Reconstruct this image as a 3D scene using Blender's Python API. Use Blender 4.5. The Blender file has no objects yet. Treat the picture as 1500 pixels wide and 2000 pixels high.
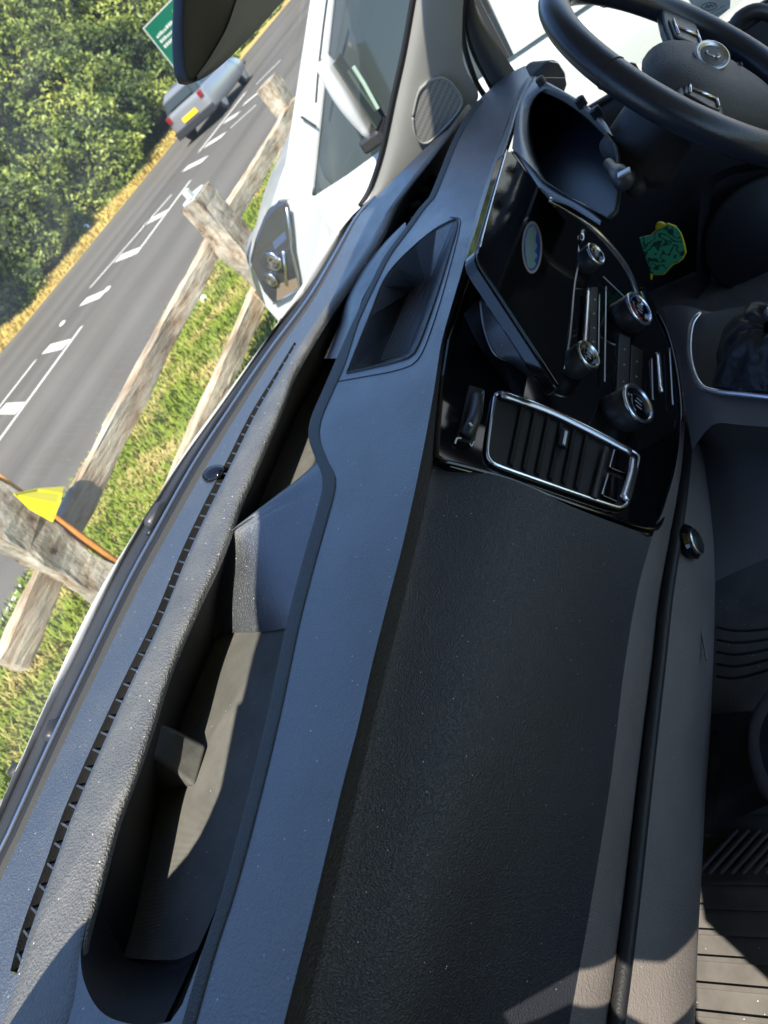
import bpy, bmesh, math, random
import numpy as np
from mathutils import Vector, Matrix, noise
from mathutils.geometry import delaunay_2d_cdt
R = math.radians
random.seed(7)
sc = bpy.context.scene
col = sc.collection

# ------------------------------------------------------------------ camera
F, CX, CY = 1400.0, 750.0, 1000.0            # photograph: 1500 x 2000
PITCH, HEAD = R(33.8), R(49.2)
hf = Vector((math.sin(HEAD), math.cos(HEAD), 0)); zz = Vector((0, 0, 1))
cf = hf*math.cos(PITCH) - zz*math.sin(PITCH)
cu = hf*math.sin(PITCH) + zz*math.cos(PITCH)
cr = cf.cross(cu)
ux, uy = -.695, -.72
_n = math.hypot(ux, uy); ux /= _n; uy /= _n
ix = cr*(-uy) + cu*ux
iy = cr*ux + cu*uy
iy = cr*(ux) + cu*(uy)
CAM = Vector((0, 0, 1.85))
cam_d = bpy.data.cameras.new('camera'); cam = bpy.data.objects.new('camera', cam_d); col.objects.link(cam)
m = Matrix.Identity(4)
for i in range(3):
    m[i][0] = ix[i]; m[i][1] = -iy[i]; m[i][2] = -cf[i]; m[i][3] = CAM[i]
cam.matrix_world = m
cam_d.sensor_fit = 'VERTICAL'; cam_d.sensor_height = 36; cam_d.lens = F/2000*36
cam_d.clip_start = .02; cam_d.clip_end = 600
cam_d.dof.use_dof = True; cam_d.dof.focus_distance = .75; cam_d.dof.aperture_fstop = 10
sc.camera = cam

# ------------------------------------------------------------------ light
SUN = Vector((-.55, -.22, .80)).normalized()
w = bpy.data.worlds.new('World'); sc.world = w; w.use_nodes = True
nt = w.node_tree; bg = nt.nodes['Background']
sky = nt.nodes.new('ShaderNodeTexSky'); sky.sky_type = 'NISHITA'; sky.sun_disc = False
sky.sun_elevation = math.asin(SUN.z); sky.sun_rotation = math.atan2(SUN.x, SUN.y)
sky.dust_density = .2; sky.ozone_density = 7
nt.links.new(sky.outputs[0], bg.inputs[0]); bg.inputs[1].default_value = .15
sd = bpy.data.lights.new('sun', 'SUN'); sd.energy = 4.7; sd.angle = R(.53); sd.color = (1, .93, .8)
so = bpy.data.objects.new('sun', sd); col.objects.link(so)
so.rotation_euler = SUN.to_track_quat('Z', 'Y').to_euler()
sc.view_settings.view_transform = 'Standard'; sc.view_settings.look = 'None'
sc.view_settings.exposure = 1.3; sc.view_settings.gamma = 1
sc.cycles.max_bounces = 10; sc.cycles.transparent_max_bounces = 16

# ------------------------------------------------------------------ helpers
K = .8                                        # cab drawing units -> metres, measured from the eye
def ray(p): return cf + ix*((p[0]-CX)/F) + iy*((p[1]-CY)/F)
def EA(p, a, v):
    d = ray(p); return CAM + d*((v-CAM[a])/d[a])
def EX(p, v): return EA(p, 0, v)
def EY(p, v): return EA(p, 1, v)
def EZ(p, v): return EA(p, 2, v)
def T(q): return CAM + (Vector(q)-CAM)*K
def IX(p, v): return T(EA(p, 0, v))
def IY(p, v): return T(EA(p, 1, v))
def IZ(p, v): return T(EA(p, 2, v))
class Plane:                                  # a tilted panel of the cab, given by three cab points
    def __init__(s, a, b, c):
        s.o = Vector(a); s.n = (Vector(b)-s.o).cross(Vector(c)-s.o).normalized()
        if s.n.dot(CAM-s.o) < 0: s.n = -s.n
    def at(s, p, h=0.0):
        d = ray(p); o = s.o + s.n*h; return CAM + d*((o-CAM).dot(s.n)/d.dot(s.n))

def tag(o, label=None, cat=None, group=None, kind=None):
    if label: o['label'] = label
    if cat: o['category'] = cat
    if group: o['group'] = group
    if kind: o['kind'] = kind
    return o
def empty(name, loc=(0, 0, 0), **k):
    o = bpy.data.objects.new(name, None); col.objects.link(o); o.location = loc; o.empty_display_size = .2
    return tag(o, **k)
def link(name, me, mat=None, parent=None, smooth=False):
    o = bpy.data.objects.new(name, me); col.objects.link(o)
    if mat: me.materials.append(mat)
    if smooth:
        me.polygons.foreach_set('use_smooth', [True]*len(me.polygons))
    if parent:
        o.parent = parent
        pl = parent.location.copy(); q = parent.parent
        while q: pl += q.location; q = q.parent
        o.location = -pl if pl.length else (0, 0, 0)
    return o
def mesh(name, vs, fs, mat=None, parent=None, smooth=False, solid=0, bevel=0, off=-1, seg=2):
    me = bpy.data.meshes.new(name); me.from_pydata([tuple(v) for v in vs], [], fs); me.update()
    bm = bmesh.new(); bm.from_mesh(me); bmesh.ops.recalc_face_normals(bm, faces=bm.faces)
    bm.to_mesh(me); bm.free()
    o = link(name, me, mat, parent, smooth)
    if solid:
        s = o.modifiers.new('s', 'SOLIDIFY'); s.thickness = solid; s.offset = off
    if bevel:
        b = o.modifiers.new('b', 'BEVEL'); b.width = bevel; b.segments = seg; b.limit_method = 'ANGLE'; b.angle_limit = R(35)
    return o
class MB:
    def __init__(s): s.v = []; s.f = []
    def add(s, vs, fs):
        n = len(s.v); s.v += [Vector(v) for v in vs]; s.f += [tuple(i+n for i in f) for f in fs]
    def box(s, c, sx, sy, sz, M=None):
        vs = [Vector((x*sx/2, y*sy/2, z*sz/2)) for x in (-1, 1) for y in (-1, 1) for z in (-1, 1)]
        if M: vs = [M @ v for v in vs]
        s.add([v+Vector(c) for v in vs], [(0, 1, 3, 2), (4, 6, 7, 5), (0, 4, 5, 1), (2, 3, 7, 6), (0, 2, 6, 4), (1, 5, 7, 3)])
    def tube(s, pts, rad, seg=10, flat=1.0, up=None):
        pts = [Vector(p) for p in pts]; n0 = len(s.v); rs = rad if isinstance(rad, (list, tuple)) else [rad]*len(pts)
        for i, p in enumerate(pts):
            t = (pts[min(i+1, len(pts)-1)]-pts[max(i-1, 0)]).normalized()
            a = t.cross(up or Vector((.13, .2, 1))).normalized(); b = t.cross(a)
            for k in range(seg):
                an = 2*math.pi*k/seg; s.v.append(p + a*math.cos(an)*rs[i] + b*math.sin(an)*rs[i]*flat)
        for i in range(len(pts)-1):
            for k in range(seg):
                k2 = (k+1) % seg; s.f.append((n0+i*seg+k, n0+i*seg+k2, n0+(i+1)*seg+k2, n0+(i+1)*seg+k))
        s.f.append(tuple(n0+k for k in range(seg))[::-1]); e = n0+(len(pts)-1)*seg; s.f.append(tuple(e+k for k in range(seg)))
    def lathe(s, o, ax, prof, seg=28, sy=1.0):
        o = Vector(o); ax = Vector(ax).normalized(); a = ax.cross(Vector((.1, .3, 1))).normalized(); b = ax.cross(a); n0 = len(s.v)
        for (r, h) in prof:
            for k in range(seg):
                an = 2*math.pi*k/seg; s.v.append(o + ax*h + (a*math.cos(an)+b*math.sin(an)*sy)*r)
        for i in range(len(prof)-1):
            for k in range(seg):
                k2 = (k+1) % seg; s.f.append((n0+i*seg+k, n0+i*seg+k2, n0+(i+1)*seg+k2, n0+(i+1)*seg+k))
        s.f.append(tuple(n0+k for k in range(seg))); e = n0+(len(prof)-1)*seg; s.f.append(tuple(e+k for k in range(seg)))
    def prism(s, pts, d):
        d = Vector(d); n = len(pts); s.add([Vector(p) for p in pts]+[Vector(p)+d for p in pts],
            [tuple(range(n)), tuple(range(2*n-1, n-1, -1))]+[(i, (i+1) % n, n+(i+1) % n, n+i) for i in range(n)])
    def build(s, name, mat=None, parent=None, smooth=False, **k):
        return mesh(name, s.v, s.f, mat, parent, smooth, **k)
def cr_(p0, p1, p2, p3, t):
    return .5*((2*p1)+(p2-p0)*t+(2*p0-5*p1+4*p2-p3)*t*t+(3*p1-p0-3*p2+p3)*t**3)
def curve(pts, n, smooth=True):               # smooth polyline resampled to n points
    pts = [Vector(p) for p in pts]
    if smooth and len(pts) > 2:
        q = []
        for i in range(len(pts)-1):
            a = pts[max(i-1, 0)]; d = pts[min(i+2, len(pts)-1)]
            for k in range(8): q.append(cr_(a, pts[i], pts[i+1], d, k/8))
        q.append(pts[-1]); pts = q
    L = [0]
    for i in range(1, len(pts)): L.append(L[-1]+(pts[i]-pts[i-1]).length)
    out = []; j = 0
    for k in range(n):
        s = L[-1]*k/(n-1)
        while j < len(L)-2 and L[j+1] < s: j += 1
        t = (s-L[j])/max(1e-9, L[j+1]-L[j]); out.append(pts[j].lerp(pts[j+1], min(1, t)))
    return out
def loft(name, curves, mat, parent=None, n=48, sub=4, smooth=True, cross=True, bulge=0, **k):
    cs = [curve(c, n) for c in curves]; rows = []
    for i in range(len(cs)-1):
        a = cs[max(i-1, 0)]; d = cs[min(i+2, len(cs)-1)]
        for q in range(sub):
            t = q/sub
            row = [cr_(a[j], cs[i][j], cs[i+1][j], d[j], t) if cross else cs[i][j].lerp(cs[i+1][j], t) for j in range(n)]
            rows.append(row)
    rows.append(cs[-1])
    if bulge:
        for r_, row in enumerate(rows):
            t = r_/(len(rows)-1)
            for j in range(n):
                jj = min(j, n-2)
                nn = (cs[0][jj+1]-cs[0][jj]).cross(cs[-1][jj]-cs[0][jj]).normalized()
                if nn.dot(CAM-row[j]) < 0: nn = -nn
                row[j] = row[j]+nn*bulge*math.sin(math.pi*t)
    vs = [p for r_ in rows for p in r_]; fs = []
    for i in range(len(rows)-1):
        for j in range(n-1): fs.append((i*n+j, i*n+j+1, (i+1)*n+j+1, (i+1)*n+j))
    o = mesh(name, vs, fs, mat, parent, smooth, **k)
    return o
def inside(p, poly):
    c = False; n = len(poly); x, y = p
    for i in range(n):
        x1, y1 = poly[i]; x2, y2 = poly[(i+1) % n]
        if (y1 > y) != (y2 > y) and x < (x2-x1)*(y-y1)/(y2-y1)+x1: c = not c
    return c
def sheet(name, outline, holes, zf, mat, parent=None, grid=0, **k):     # flat-ish sheet with holes (xy outline, z = zf(x, y))
    vs = []; es = []
    for poly in [outline]+holes:
        n0 = len(vs); vs += [Vector(p[:2]) for p in poly]; es += [(n0+i, n0+(i+1) % len(poly)) for i in range(len(poly))]
    ol = [tuple(p[:2]) for p in outline]; hl = [[tuple(p[:2]) for p in h] for h in holes]
    if grid:
        xs = [p[0] for p in ol]; ys = [p[1] for p in ol]
        x = min(xs)
        while x < max(xs):
            y = min(ys)
            while y < max(ys):
                if inside((x, y), ol) and not any(inside((x, y), h) for h in hl): vs.append(Vector((x, y)))
                y += grid
            x += grid
    r_ = delaunay_2d_cdt(vs, es, [], 0, 1e-6)
    V, FF = r_[0], r_[2]; fs = []
    for f in FF:
        c = sum((V[i] for i in f), Vector((0, 0)))/len(f)
        if inside(c, ol) and not any(inside(c, h) for h in hl): fs.append(tuple(f))
    return mesh(name, [(v.x, v.y, zf(v.x, v.y)) for v in V], fs, mat, parent, **k)
def xy(pts): return [(p.x, p.y) for p in pts]

# ------------------------------------------------------------------ materials
def newmat(name):
    m_ = bpy.data.materials.new(name); m_.use_nodes = True; n = m_.node_tree; return m_, n, n.nodes['Principled BSDF']
def pm(name, c, rough=.5, metal=0, spec=.5, bump=None, var=None, coat=0, dust=0, sheen=None):
    m_, n, b = newmat(name)
    b.inputs['Base Color'].default_value = (*c, 1); b.inputs['Roughness'].default_value = rough
    b.inputs['Metallic'].default_value = metal; b.inputs['Specular IOR Level'].default_value = spec
    if coat: b.inputs['Coat Weight'].default_value = coat; b.inputs['Coat Roughness'].default_value = .04
    if sheen: b.inputs['Coat Weight'].default_value = 1; b.inputs['Coat Roughness'].default_value = sheen[0]; b.inputs['Coat IOR'].default_value = sheen[1]
    tc = n.nodes.new('ShaderNodeTexCoord')
    last = None
    if var:
        nz = n.nodes.new('ShaderNodeTexNoise'); nz.inputs['Scale'].default_value = var[0]; nz.inputs['Detail'].default_value = 6
        nz.inputs['Roughness'].default_value = .65
        n.links.new(tc.outputs['Object'], nz.inputs['Vector'])
        rp = n.nodes.new('ShaderNodeValToRGB'); rp.color_ramp.elements[0].position = .3; rp.color_ramp.elements[1].position = .7
        rp.color_ramp.elements[0].color = (*[x*(1-var[1]) for x in c], 1)
        rp.color_ramp.elements[1].color = (*[min(1, x*(1+var[1])) for x in c], 1)
        n.links.new(nz.outputs['Fac'], rp.inputs[0]); last = rp.outputs[0]
        rr = n.nodes.new('ShaderNodeMapRange'); rr.inputs[3].default_value = max(0, rough-.07); rr.inputs[4].default_value = min(1, rough+.07)
        n.links.new(nz.outputs['Fac'], rr.inputs[0]); n.links.new(rr.outputs[0], b.inputs['Roughness'])
        if sheen:
            cr2 = n.nodes.new('ShaderNodeMapRange'); cr2.inputs[1].default_value = .35; cr2.inputs[2].default_value = .65; cr2.inputs[3].default_value = sheen[0]-.1; cr2.inputs[4].default_value = sheen[0]+.1
            n.links.new(nz.outputs['Fac'], cr2.inputs[0]); n.links.new(cr2.outputs[0], b.inputs['Coat Roughness'])
    if dust:
        v = n.nodes.new('ShaderNodeTexVoronoi'); v.inputs['Scale'].default_value = 75; n.links.new(tc.outputs['Object'], v.inputs['Vector'])
        lt = n.nodes.new('ShaderNodeMath'); lt.operation = 'LESS_THAN'; lt.inputs[1].default_value = dust
        n.links.new(v.outputs['Distance'], lt.inputs[0])
        mx = n.nodes.new('ShaderNodeMix'); mx.data_type = 'RGBA'
        n.links.new(lt.outputs[0], mx.inputs[0]); mx.inputs[7].default_value = (.6, .6, .58, 1)
        if last: n.links.new(last, mx.inputs[6])
        else: mx.inputs[6].default_value = (*c, 1)
        last = mx.outputs[2]
    if last: n.links.new(last, b.inputs['Base Color'])
    if bump:
        kind, scale, dist = bump[:3]
        if kind == 'grain':
            t = n.nodes.new('ShaderNodeTexVoronoi'); t.feature = 'SMOOTH_F1'; t.inputs['Scale'].default_value = scale
            wz = n.nodes.new('ShaderNodeTexNoise'); wz.inputs['Scale'].default_value = scale*.4
            mp = n.nodes.new('ShaderNodeVectorMath'); mp.operation = 'MULTIPLY_ADD'; mp.inputs[1].default_value = (2.2/scale,)*3
            n.links.new(tc.outputs['Object'], wz.inputs['Vector']); n.links.new(wz.outputs['Color'], mp.inputs[0])
            n.links.new(tc.outputs['Object'], mp.inputs[2]); n.links.new(mp.outputs[0], t.inputs['Vector']); out = t.outputs['Distance']
        elif kind == 'noise':
            t = n.nodes.new('ShaderNodeTexNoise'); t.inputs['Scale'].default_value = scale; t.inputs['Detail'].default_value = 6
            n.links.new(tc.outputs['Object'], t.inputs['Vector']); out = t.outputs['Fac']
        else:                                     # woven / ribbed
            t = n.nodes.new('ShaderNodeTexWave'); t.inputs['Scale'].default_value = scale; t.bands_direction = 'X'
            t2 = n.nodes.new('ShaderNodeTexWave'); t2.inputs['Scale'].default_value = scale; t2.bands_direction = 'Y'
            n.links.new(tc.outputs['Object'], t.inputs['Vector']); n.links.new(tc.outputs['Object'], t2.inputs['Vector'])
            a = n.nodes.new('ShaderNodeMath'); n.links.new(t.outputs['Fac'], a.inputs[0])
            if kind == 'weave': n.links.new(t2.outputs['Fac'], a.inputs[1])
            else: a.inputs[1].default_value = 0
            out = a.outputs[0]
        bp = n.nodes.new('ShaderNodeBump'); bp.inputs['Distance'].default_value = dist; bp.inputs['Strength'].default_value = 1
        n.links.new(out, bp.inputs['Height']); n.links.new(bp.outputs[0], b.inputs['Normal'])
    return m_
def emat(name, c): return pm(name, c, .5)
M = dict(
    pad=pm('dash_pad', (.036, .041, .05), .5, bump=('grain', 480, .002), dust=.055, spec=.7, var=(9, .16), sheen=(.42, 1.95)),
    lip=pm('dash_lip', (.03, .03, .032), .55, bump=('grain', 330, .0012)),
    leather=pm('fascia_leather', (.026, .028, .036), .36, bump=('grain', 720, .0008), dust=.04, var=(7, .12)),
    lower=pm('lower_fascia', (.17, .148, .135), .48, bump=('grain', 520, .0006), dust=.03, var=(9, .12)),
    black=pm('black_plastic', (.012, .012, .014), .5, bump=('grain', 500, .0003)),
    wall=pm('tray_wall', (.012, .012, .013), .7, bump=('grain', 500, .0003)),
    mat=pm('tray_mat', (.15, .146, .13), .6, bump=('weave', 260, .0005), var=(25, .22), dust=.05),
    block=pm('block_plastic', (.085, .085, .08), .5, var=(60, .25), bump=('noise', 700, .0002)),
    piano=pm('piano_black', (.004, .004, .005), .06, spec=.6, var=None, dust=.012),
    screen=pm('screen_glass', (.006, .006, .007), .1, spec=.5, bump=('noise', 30, .0003), var=(14, .3)),
    chrome=pm('satin_chrome', (.8, .8, .82), .25, 1),
    satin=pm('satin_silver', (.6, .6, .62), .35, 1),
    knob=pm('knob_rubber', (.03, .03, .033), .4),
    seal=pm('rubber_seal', (.015, .015, .016), .6),
    foam=pm('foam_seal', (.06, .055, .045), .9, bump=('noise', 600, .002)),
    pillar=pm('pillar_trim', (.3, .29, .27), .65, bump=('noise', 900, .0002), var=(5, .06)),
    leath_w=pm('wheel_leather', (.018, .021, .032), .3, bump=('grain', 600, .0002)),
    airbag=pm('airbag_cover', (.055, .055, .06), .6, bump=('grain', 600, .0006)),
    white=pm('white_paint', (.47, .48, .485), .3, coat=.6, var=(1.5, .02)),
    frame=pm('door_frame_black', (.02, .02, .022), .4),
    dark=pm('cab_trim_dark', (.02, .02, .023), .6, bump=('grain', 500, .0003)),
    ledge=pm('ledge_dusty', (.1, .098, .092), .5, bump=('grain', 420, .0022), dust=.07, var=(14, .25), sheen=(.5, 1.5)),
    chamfer=pm('pad_chamfer', (.06, .063, .062), .6, bump=('grain', 480, .001)),  # greyer than the pad, standing in for the chamfer's different reflection
    console=pm('console_plastic', (.13, .127, .132), .55, bump=('noise', 800, .0002), var=(12, .1)),
    gaiter=pm('gaiter_leather', (.014, .015, .019), .42, bump=('noise', 60, .003)),
    rubber=pm('floor_rubber', (.1, .092, .085), .6, var=(20, .3), dust=.05),
    marking=pm('printed_white', (.7, .7, .7), .5), red=pm('printed_red', (.5, .02, .02), .4), blue=pm('printed_blue', (.02, .1, .4), .3),
    oval=pm('oval_blue', (.02, .07, .3), .3), pale=pm('oval_pale', (.2, .3, .3), .3), rim=pm('oval_rim', (.35, .3, .3), .3),
    yellow=pm('yellow_plastic', (.85, .7, .01), .45), paper=pm('sticker_paper', (.85, .86, .85), .6), ink=pm('sticker_ink', (.1, .1, .12), .6),
    tyre=pm('tyre', (.02, .02, .02), .8), alloy=pm('alloy', (.5, .5, .52), .3, .9),
    silver=pm('silver_paint', (.26, .265, .27), .3, .35, coat=.5), carglass=pm('car_glass', (.035, .045, .045), .12, spec=.4),
    taillamp=pm('tail_lamp', (.2, .01, .01), .2, coat=.5), plate=pm('yellow_plate', (.85, .6, .02), .4),
    signgreen=pm('sign_green', (.0, .1, .055), .35), signwhite=pm('sign_white', (.5, .52, .48), .4), post=pm('grey_post', (.3, .3, .3), .5, .5),
    lamp=pm('lamp_bezel', (.03, .03, .035), .15, spec=.8, coat=.8), lampc=pm('lamp_reflector', (.7, .7, .72), .12, 1),
)
def glassmat(name, tint=(1, 1, 1), refl=.06, dustd=0):
    m_, n, b = newmat(name); n.nodes.remove(b); o = n.nodes['Material Output']
    t = n.nodes.new('ShaderNodeBsdfTransparent'); t.inputs[0].default_value = (*tint, 1)
    g = n.nodes.new('ShaderNodeBsdfGlossy'); g.inputs['Roughness'].default_value = .03
    lw = n.nodes.new('ShaderNodeLayerWeight'); lw.inputs[0].default_value = .5
    pw = n.nodes.new('ShaderNodeMath'); pw.operation = 'POWER'; pw.inputs[1].default_value = 4; n.links.new(lw.outputs['Facing'], pw.inputs[0])
    ml = n.nodes.new('ShaderNodeMath'); ml.operation = 'MULTIPLY_ADD'; ml.inputs[1].default_value = .7; ml.inputs[2].default_value = refl; n.links.new(pw.outputs[0], ml.inputs[0])
    mx = n.nodes.new('ShaderNodeMixShader'); n.links.new(ml.outputs[0], mx.inputs[0]); n.links.new(t.outputs[0], mx.inputs[1]); n.links.new(g.outputs[0], mx.inputs[2])
    last = mx.outputs[0]
    if dustd:
        tc = n.nodes.new('ShaderNodeTexCoord'); v = n.nodes.new('ShaderNodeTexVoronoi'); v.inputs['Scale'].default_value = 110
        n.links.new(tc.outputs['Object'], v.inputs['Vector'])
        lt = n.nodes.new('ShaderNodeMath'); lt.operation = 'LESS_THAN'; lt.inputs[1].default_value = dustd; n.links.new(v.outputs['Distance'], lt.inputs[0])
        nz = n.nodes.new('ShaderNodeTexNoise'); nz.inputs['Scale'].default_value = 9; n.links.new(tc.outputs['Object'], nz.inputs['Vector'])
        mr = n.nodes.new('ShaderNodeMapRange'); mr.inputs[1].default_value = .45; mr.inputs[2].default_value = .8; mr.inputs[3].default_value = 0.022; mr.inputs[4].default_value = .075
        n.links.new(nz.outputs['Fac'], mr.inputs[0])
        mm = n.nodes.new('ShaderNodeMath'); mm.operation = 'MULTIPLY_ADD'; mm.inputs[1].default_value = .5
        n.links.new(lt.outputs[0], mm.inputs[0]); n.links.new(mr.outputs[0], mm.inputs[2])
        df = n.nodes.new('ShaderNodeBsdfTranslucent'); df.inputs[0].default_value = (.8, .8, .78, 1)
        m2 = n.nodes.new('ShaderNodeMixShader'); n.links.new(mm.outputs[0], m2.inputs[0]); n.links.new(last, m2.inputs[1]); n.links.new(df.outputs[0], m2.inputs[2]); last = m2.outputs[0]
    n.links.new(last, o.inputs['Surface']); return m_
M['glass'] = glassmat('windscreen_glass', (.97, .985, .975), .05, .04)
M['sideglass'] = glassmat('side_glass', (.93, .96, .95), .05)

def ramp_mat(name, stops, scale, rough=.9, bump=0, detail=8, stretch=(1, 1, 1), extra=None):
    m_, n, b = newmat(name); b.inputs['Roughness'].default_value = rough; b.inputs['Specular IOR Level'].default_value = .25
    tc = n.nodes.new('ShaderNodeTexCoord'); mp = n.nodes.new('ShaderNodeMapping'); mp.inputs['Scale'].default_value = stretch
    nz = n.nodes.new('ShaderNodeTexNoise'); nz.inputs['Scale'].default_value = scale; nz.inputs['Detail'].default_value = detail; nz.inputs['Roughness'].default_value = .65
    n.links.new(tc.outputs['Object'], mp.inputs[0]); n.links.new(mp.outputs[0], nz.inputs['Vector'])
    rp = n.nodes.new('ShaderNodeValToRGB'); e = rp.color_ramp.elements
    while len(e) < len(stops): e.new(.5)
    for i, (p, c) in enumerate(stops): e[i].position = p; e[i].color = (*c, 1)
    n.links.new(nz.outputs['Fac'], rp.inputs[0]); out = rp.outputs[0]
    if extra:                                     # extra: (scale, stretch, strength)
        mp2 = n.nodes.new('ShaderNodeMapping'); mp2.inputs['Scale'].default_value = extra[1]
        n2 = n.nodes.new('ShaderNodeTexNoise'); n2.inputs['Scale'].default_value = extra[0]; n2.inputs['Detail'].default_value = 5
        n.links.new(tc.outputs['Object'], mp2.inputs[0]); n.links.new(mp2.outputs[0], n2.inputs['Vector'])
        mr = n.nodes.new('ShaderNodeMapRange'); mr.inputs[1].default_value = .35; mr.inputs[2].default_value = .65; mr.inputs[3].default_value = 1-extra[2]; mr.inputs[4].default_value = 1+extra[2]
        n.links.new(n2.outputs['Fac'], mr.inputs[0])
        mx = n.nodes.new('ShaderNodeVectorMath'); mx.operation = 'SCALE'; n.links.new(out, mx.inputs[0]); n.links.new(mr.outputs[0], mx.inputs['Scale']); out = mx.outputs[0]
    n.links.new(out, b.inputs['Base Color'])
    if bump:
        bp = n.nodes.new('ShaderNodeBump'); bp.inputs['Distance'].default_value = bump; n.links.new(nz.outputs['Fac'], bp.inputs['Height']); n.links.new(bp.outputs[0], b.inputs['Normal'])
    return m_
M['grass'] = ramp_mat('grass_ground', [(.25, (.1, .12, .02)), (.45, (.17, .2, .035)), (.55, (.3, .24, .09)), (.75, (.4, .31, .15))], 1.1, bump=.02, extra=(60, (1, 1, 1), .5))
M['blade'] = ramp_mat('grass_blades', [(.3, (.1, .16, .015)), (.5, (.19, .24, .03)), (.58, (.36, .3, .1)), (.75, (.48, .36, .17))], 1.6)
M['dry'] = ramp_mat('dry_verge', [(.3, (.28, .2, .07)), (.5, (.46, .34, .1)), (.7, (.5, .36, .15))], 2.2, bump=.02, extra=(40, (1, 1, 1), .4))
M['dryblade'] = ramp_mat('dry_blades', [(.3, (.35, .25, .08)), (.5, (.55, .4, .12)), (.7, (.3, .3, .08))], 1.5)
M['asphalt'] = ramp_mat('asphalt', [(.3, (.085, .077, .065)), (.7, (.122, .112, .096))], 160, bump=.002, extra=(.9, (.03, 1.2, 1), .22))
M['paint'] = ramp_mat('road_paint', [(.35, (.4, .38, .33)), (.5, (.6, .58, .52))], 30, .7)
M['wood'] = ramp_mat('weathered_wood', [(.33, (.08, .045, .025)), (.41, (.27, .2, .13)), (.52, (.38, .33, .25)), (.7, (.48, .43, .34))], 5, .85, .03, 12, (3, 3, 1.3), (5, (1, 1, 1), .3))
M['rail'] = ramp_mat('weathered_rail', [(.3, (.15, .08, .04)), (.4, (.32, .22, .13)), (.5, (.42, .34, .24)), (.7, (.5, .44, .34))], 4.0, .85, .02, 12, (.8, 5, 5), (2, (1, 1, 1), .3))
M['bark'] = ramp_mat('post_orange_edge', [(.3, (.45, .16, .03)), (.7, (.6, .28, .07))], 6, .8, .01)
def leafmat(name, stops):
    m_ = ramp_mat(name, stops, .55, .55, extra=(9, (1, 1, 1), .5)); b = m_.node_tree.nodes['Principled BSDF']
    b.inputs['Specular IOR Level'].default_value = .4
    b.inputs['Transmission Weight'].default_value = 0
    return m_
M['leaf'] = leafmat('hedge_leaves', [(.3, (.03, .055, .014)), (.46, (.09, .13, .025)), (.58, (.22, .26, .045)), (.74, (.42, .4, .09))])
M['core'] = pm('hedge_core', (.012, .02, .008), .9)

# ================================================================== OUTSIDE
def Rz(p, z=0.0): return EZ(p, z)
far_e = [Rz(p) for p in [(-150, 860), (0, 692), (180, 475), (345, 272), (430, 165)]]
near_e = [Rz(p) for p in [(-40, 1290), (30, 1165), (203, 835), (323, 625), (370, 545), (470, 380), (560, 240)]]
def ext(ps, x0, x1):
    a, b = ps[0], ps[-1]; d0 = (ps[1]-ps[0]); d1 = (ps[-1]-ps[-3])
    return [a + d0*((x0-a.x)/d0.x)] + ps + [b + d1*((x1-b.x)/d1.x)]
fy = np.polyfit([p.x for p in far_e], [p.y for p in far_e], 2); ny = np.polyfit([p.x for p in near_e], [p.y for p in near_e], 1)
slope = .5*(ny[0]+.03)
def near_y(x): return float(np.interp(x, [p.x for p in near_e], [p.y for p in near_e])) if near_e[0].x < x < near_e[-1].x else (near_e[0].y-(near_e[0].x-x)*.1 if x <= near_e[0].x else near_e[-1].y+(x-near_e[-1].x)*.02)
def far_y(x):
    xs = [p.x for p in far_e]; ys = [p.y for p in far_e]
    if x < xs[0]: return ys[0]+(x-xs[0])*.1
    if x > xs[-1]: return ys[-1]+(x-xs[-1])*.02
    return float(np.interp(x, xs, ys))
XS = [-40, -20, -8, 0, 2, 4, 6, 8, 10, 12, 15, 18, 22, 26, 32, 40, 55, 80]
def strip(name, f0, f1, z, mat, n=2, **k):
    vs = []; fs = []
    for x in XS:
        for j in range(n): vs.append((x, f0(x)+(f1(x)-f0(x))*j/(n-1), z))
    for i in range(len(XS)-1):
        for j in range(n-1): a = i*n+j; fs.append((a, a+1, a+n+1, a+n))
    return mesh(name, vs, fs, mat)
g = mesh('ground', [(-150, -150, -.02), (250, -150, -.02), (250, 250, -.02), (-150, 250, -.02)], [(0, 1, 2, 3)], M['grass']); tag(g, kind='structure')
r_ = strip('road', near_y, far_y, 0, M['asphalt']); tag(r_, kind='structure')
v_ = strip('grass_verge', lambda x: -3, near_y, -.006, M['grass']); tag(v_, kind='structure')
v_ = strip('dry_verge', far_y, lambda x: far_y(x)+4, .004, M['dry']); tag(v_, kind='structure')
# painted markings
mk = MB()
def mline(a, b, w):
    a = Rz(a, .005); b = Rz(b, .005); d = (b-a).normalized(); s = Vector((-d.y, d.x, 0))*w/2*.8
    mk.add([a-s, b-s, b+s, a+s], [(0, 1, 2, 3)])
for a, b, w_ in [((335, 380), (176, 562), .13), ((372, 352), (265, 497), .13), ((160, 637), (0, 857), .13), ((0, 857), (-60, 940), .13), ((70, 703), (0, 793), .13), ((0, 793), (-50, 860), .13),
                 ((480, 180), (388, 297), .14), ((500, 205), (450, 250), .14), ((548, 117), (500, 165), .14), ((285, 435), (322, 416), .3), ((230, 505), (268, 490), .3), ((162, 590), (203, 573), .3),
                 ((90, 682), (130, 672), .3), ((3, 798), (40, 797), .3), ((403, 284), (437, 263), .3), ((361, 330), (401, 310), .3), ((440, 237), (465, 222), .3), ((475, 205), (505, 180), .3),
                 ((367, 547), (323, 623), .12), ((277, 703), (203, 830), .12), ((48, 1130), (-10, 1240), .12)]: mline(a, b, w_)
tag(mk.build('road_markings', M['paint']), kind='structure')
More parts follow.
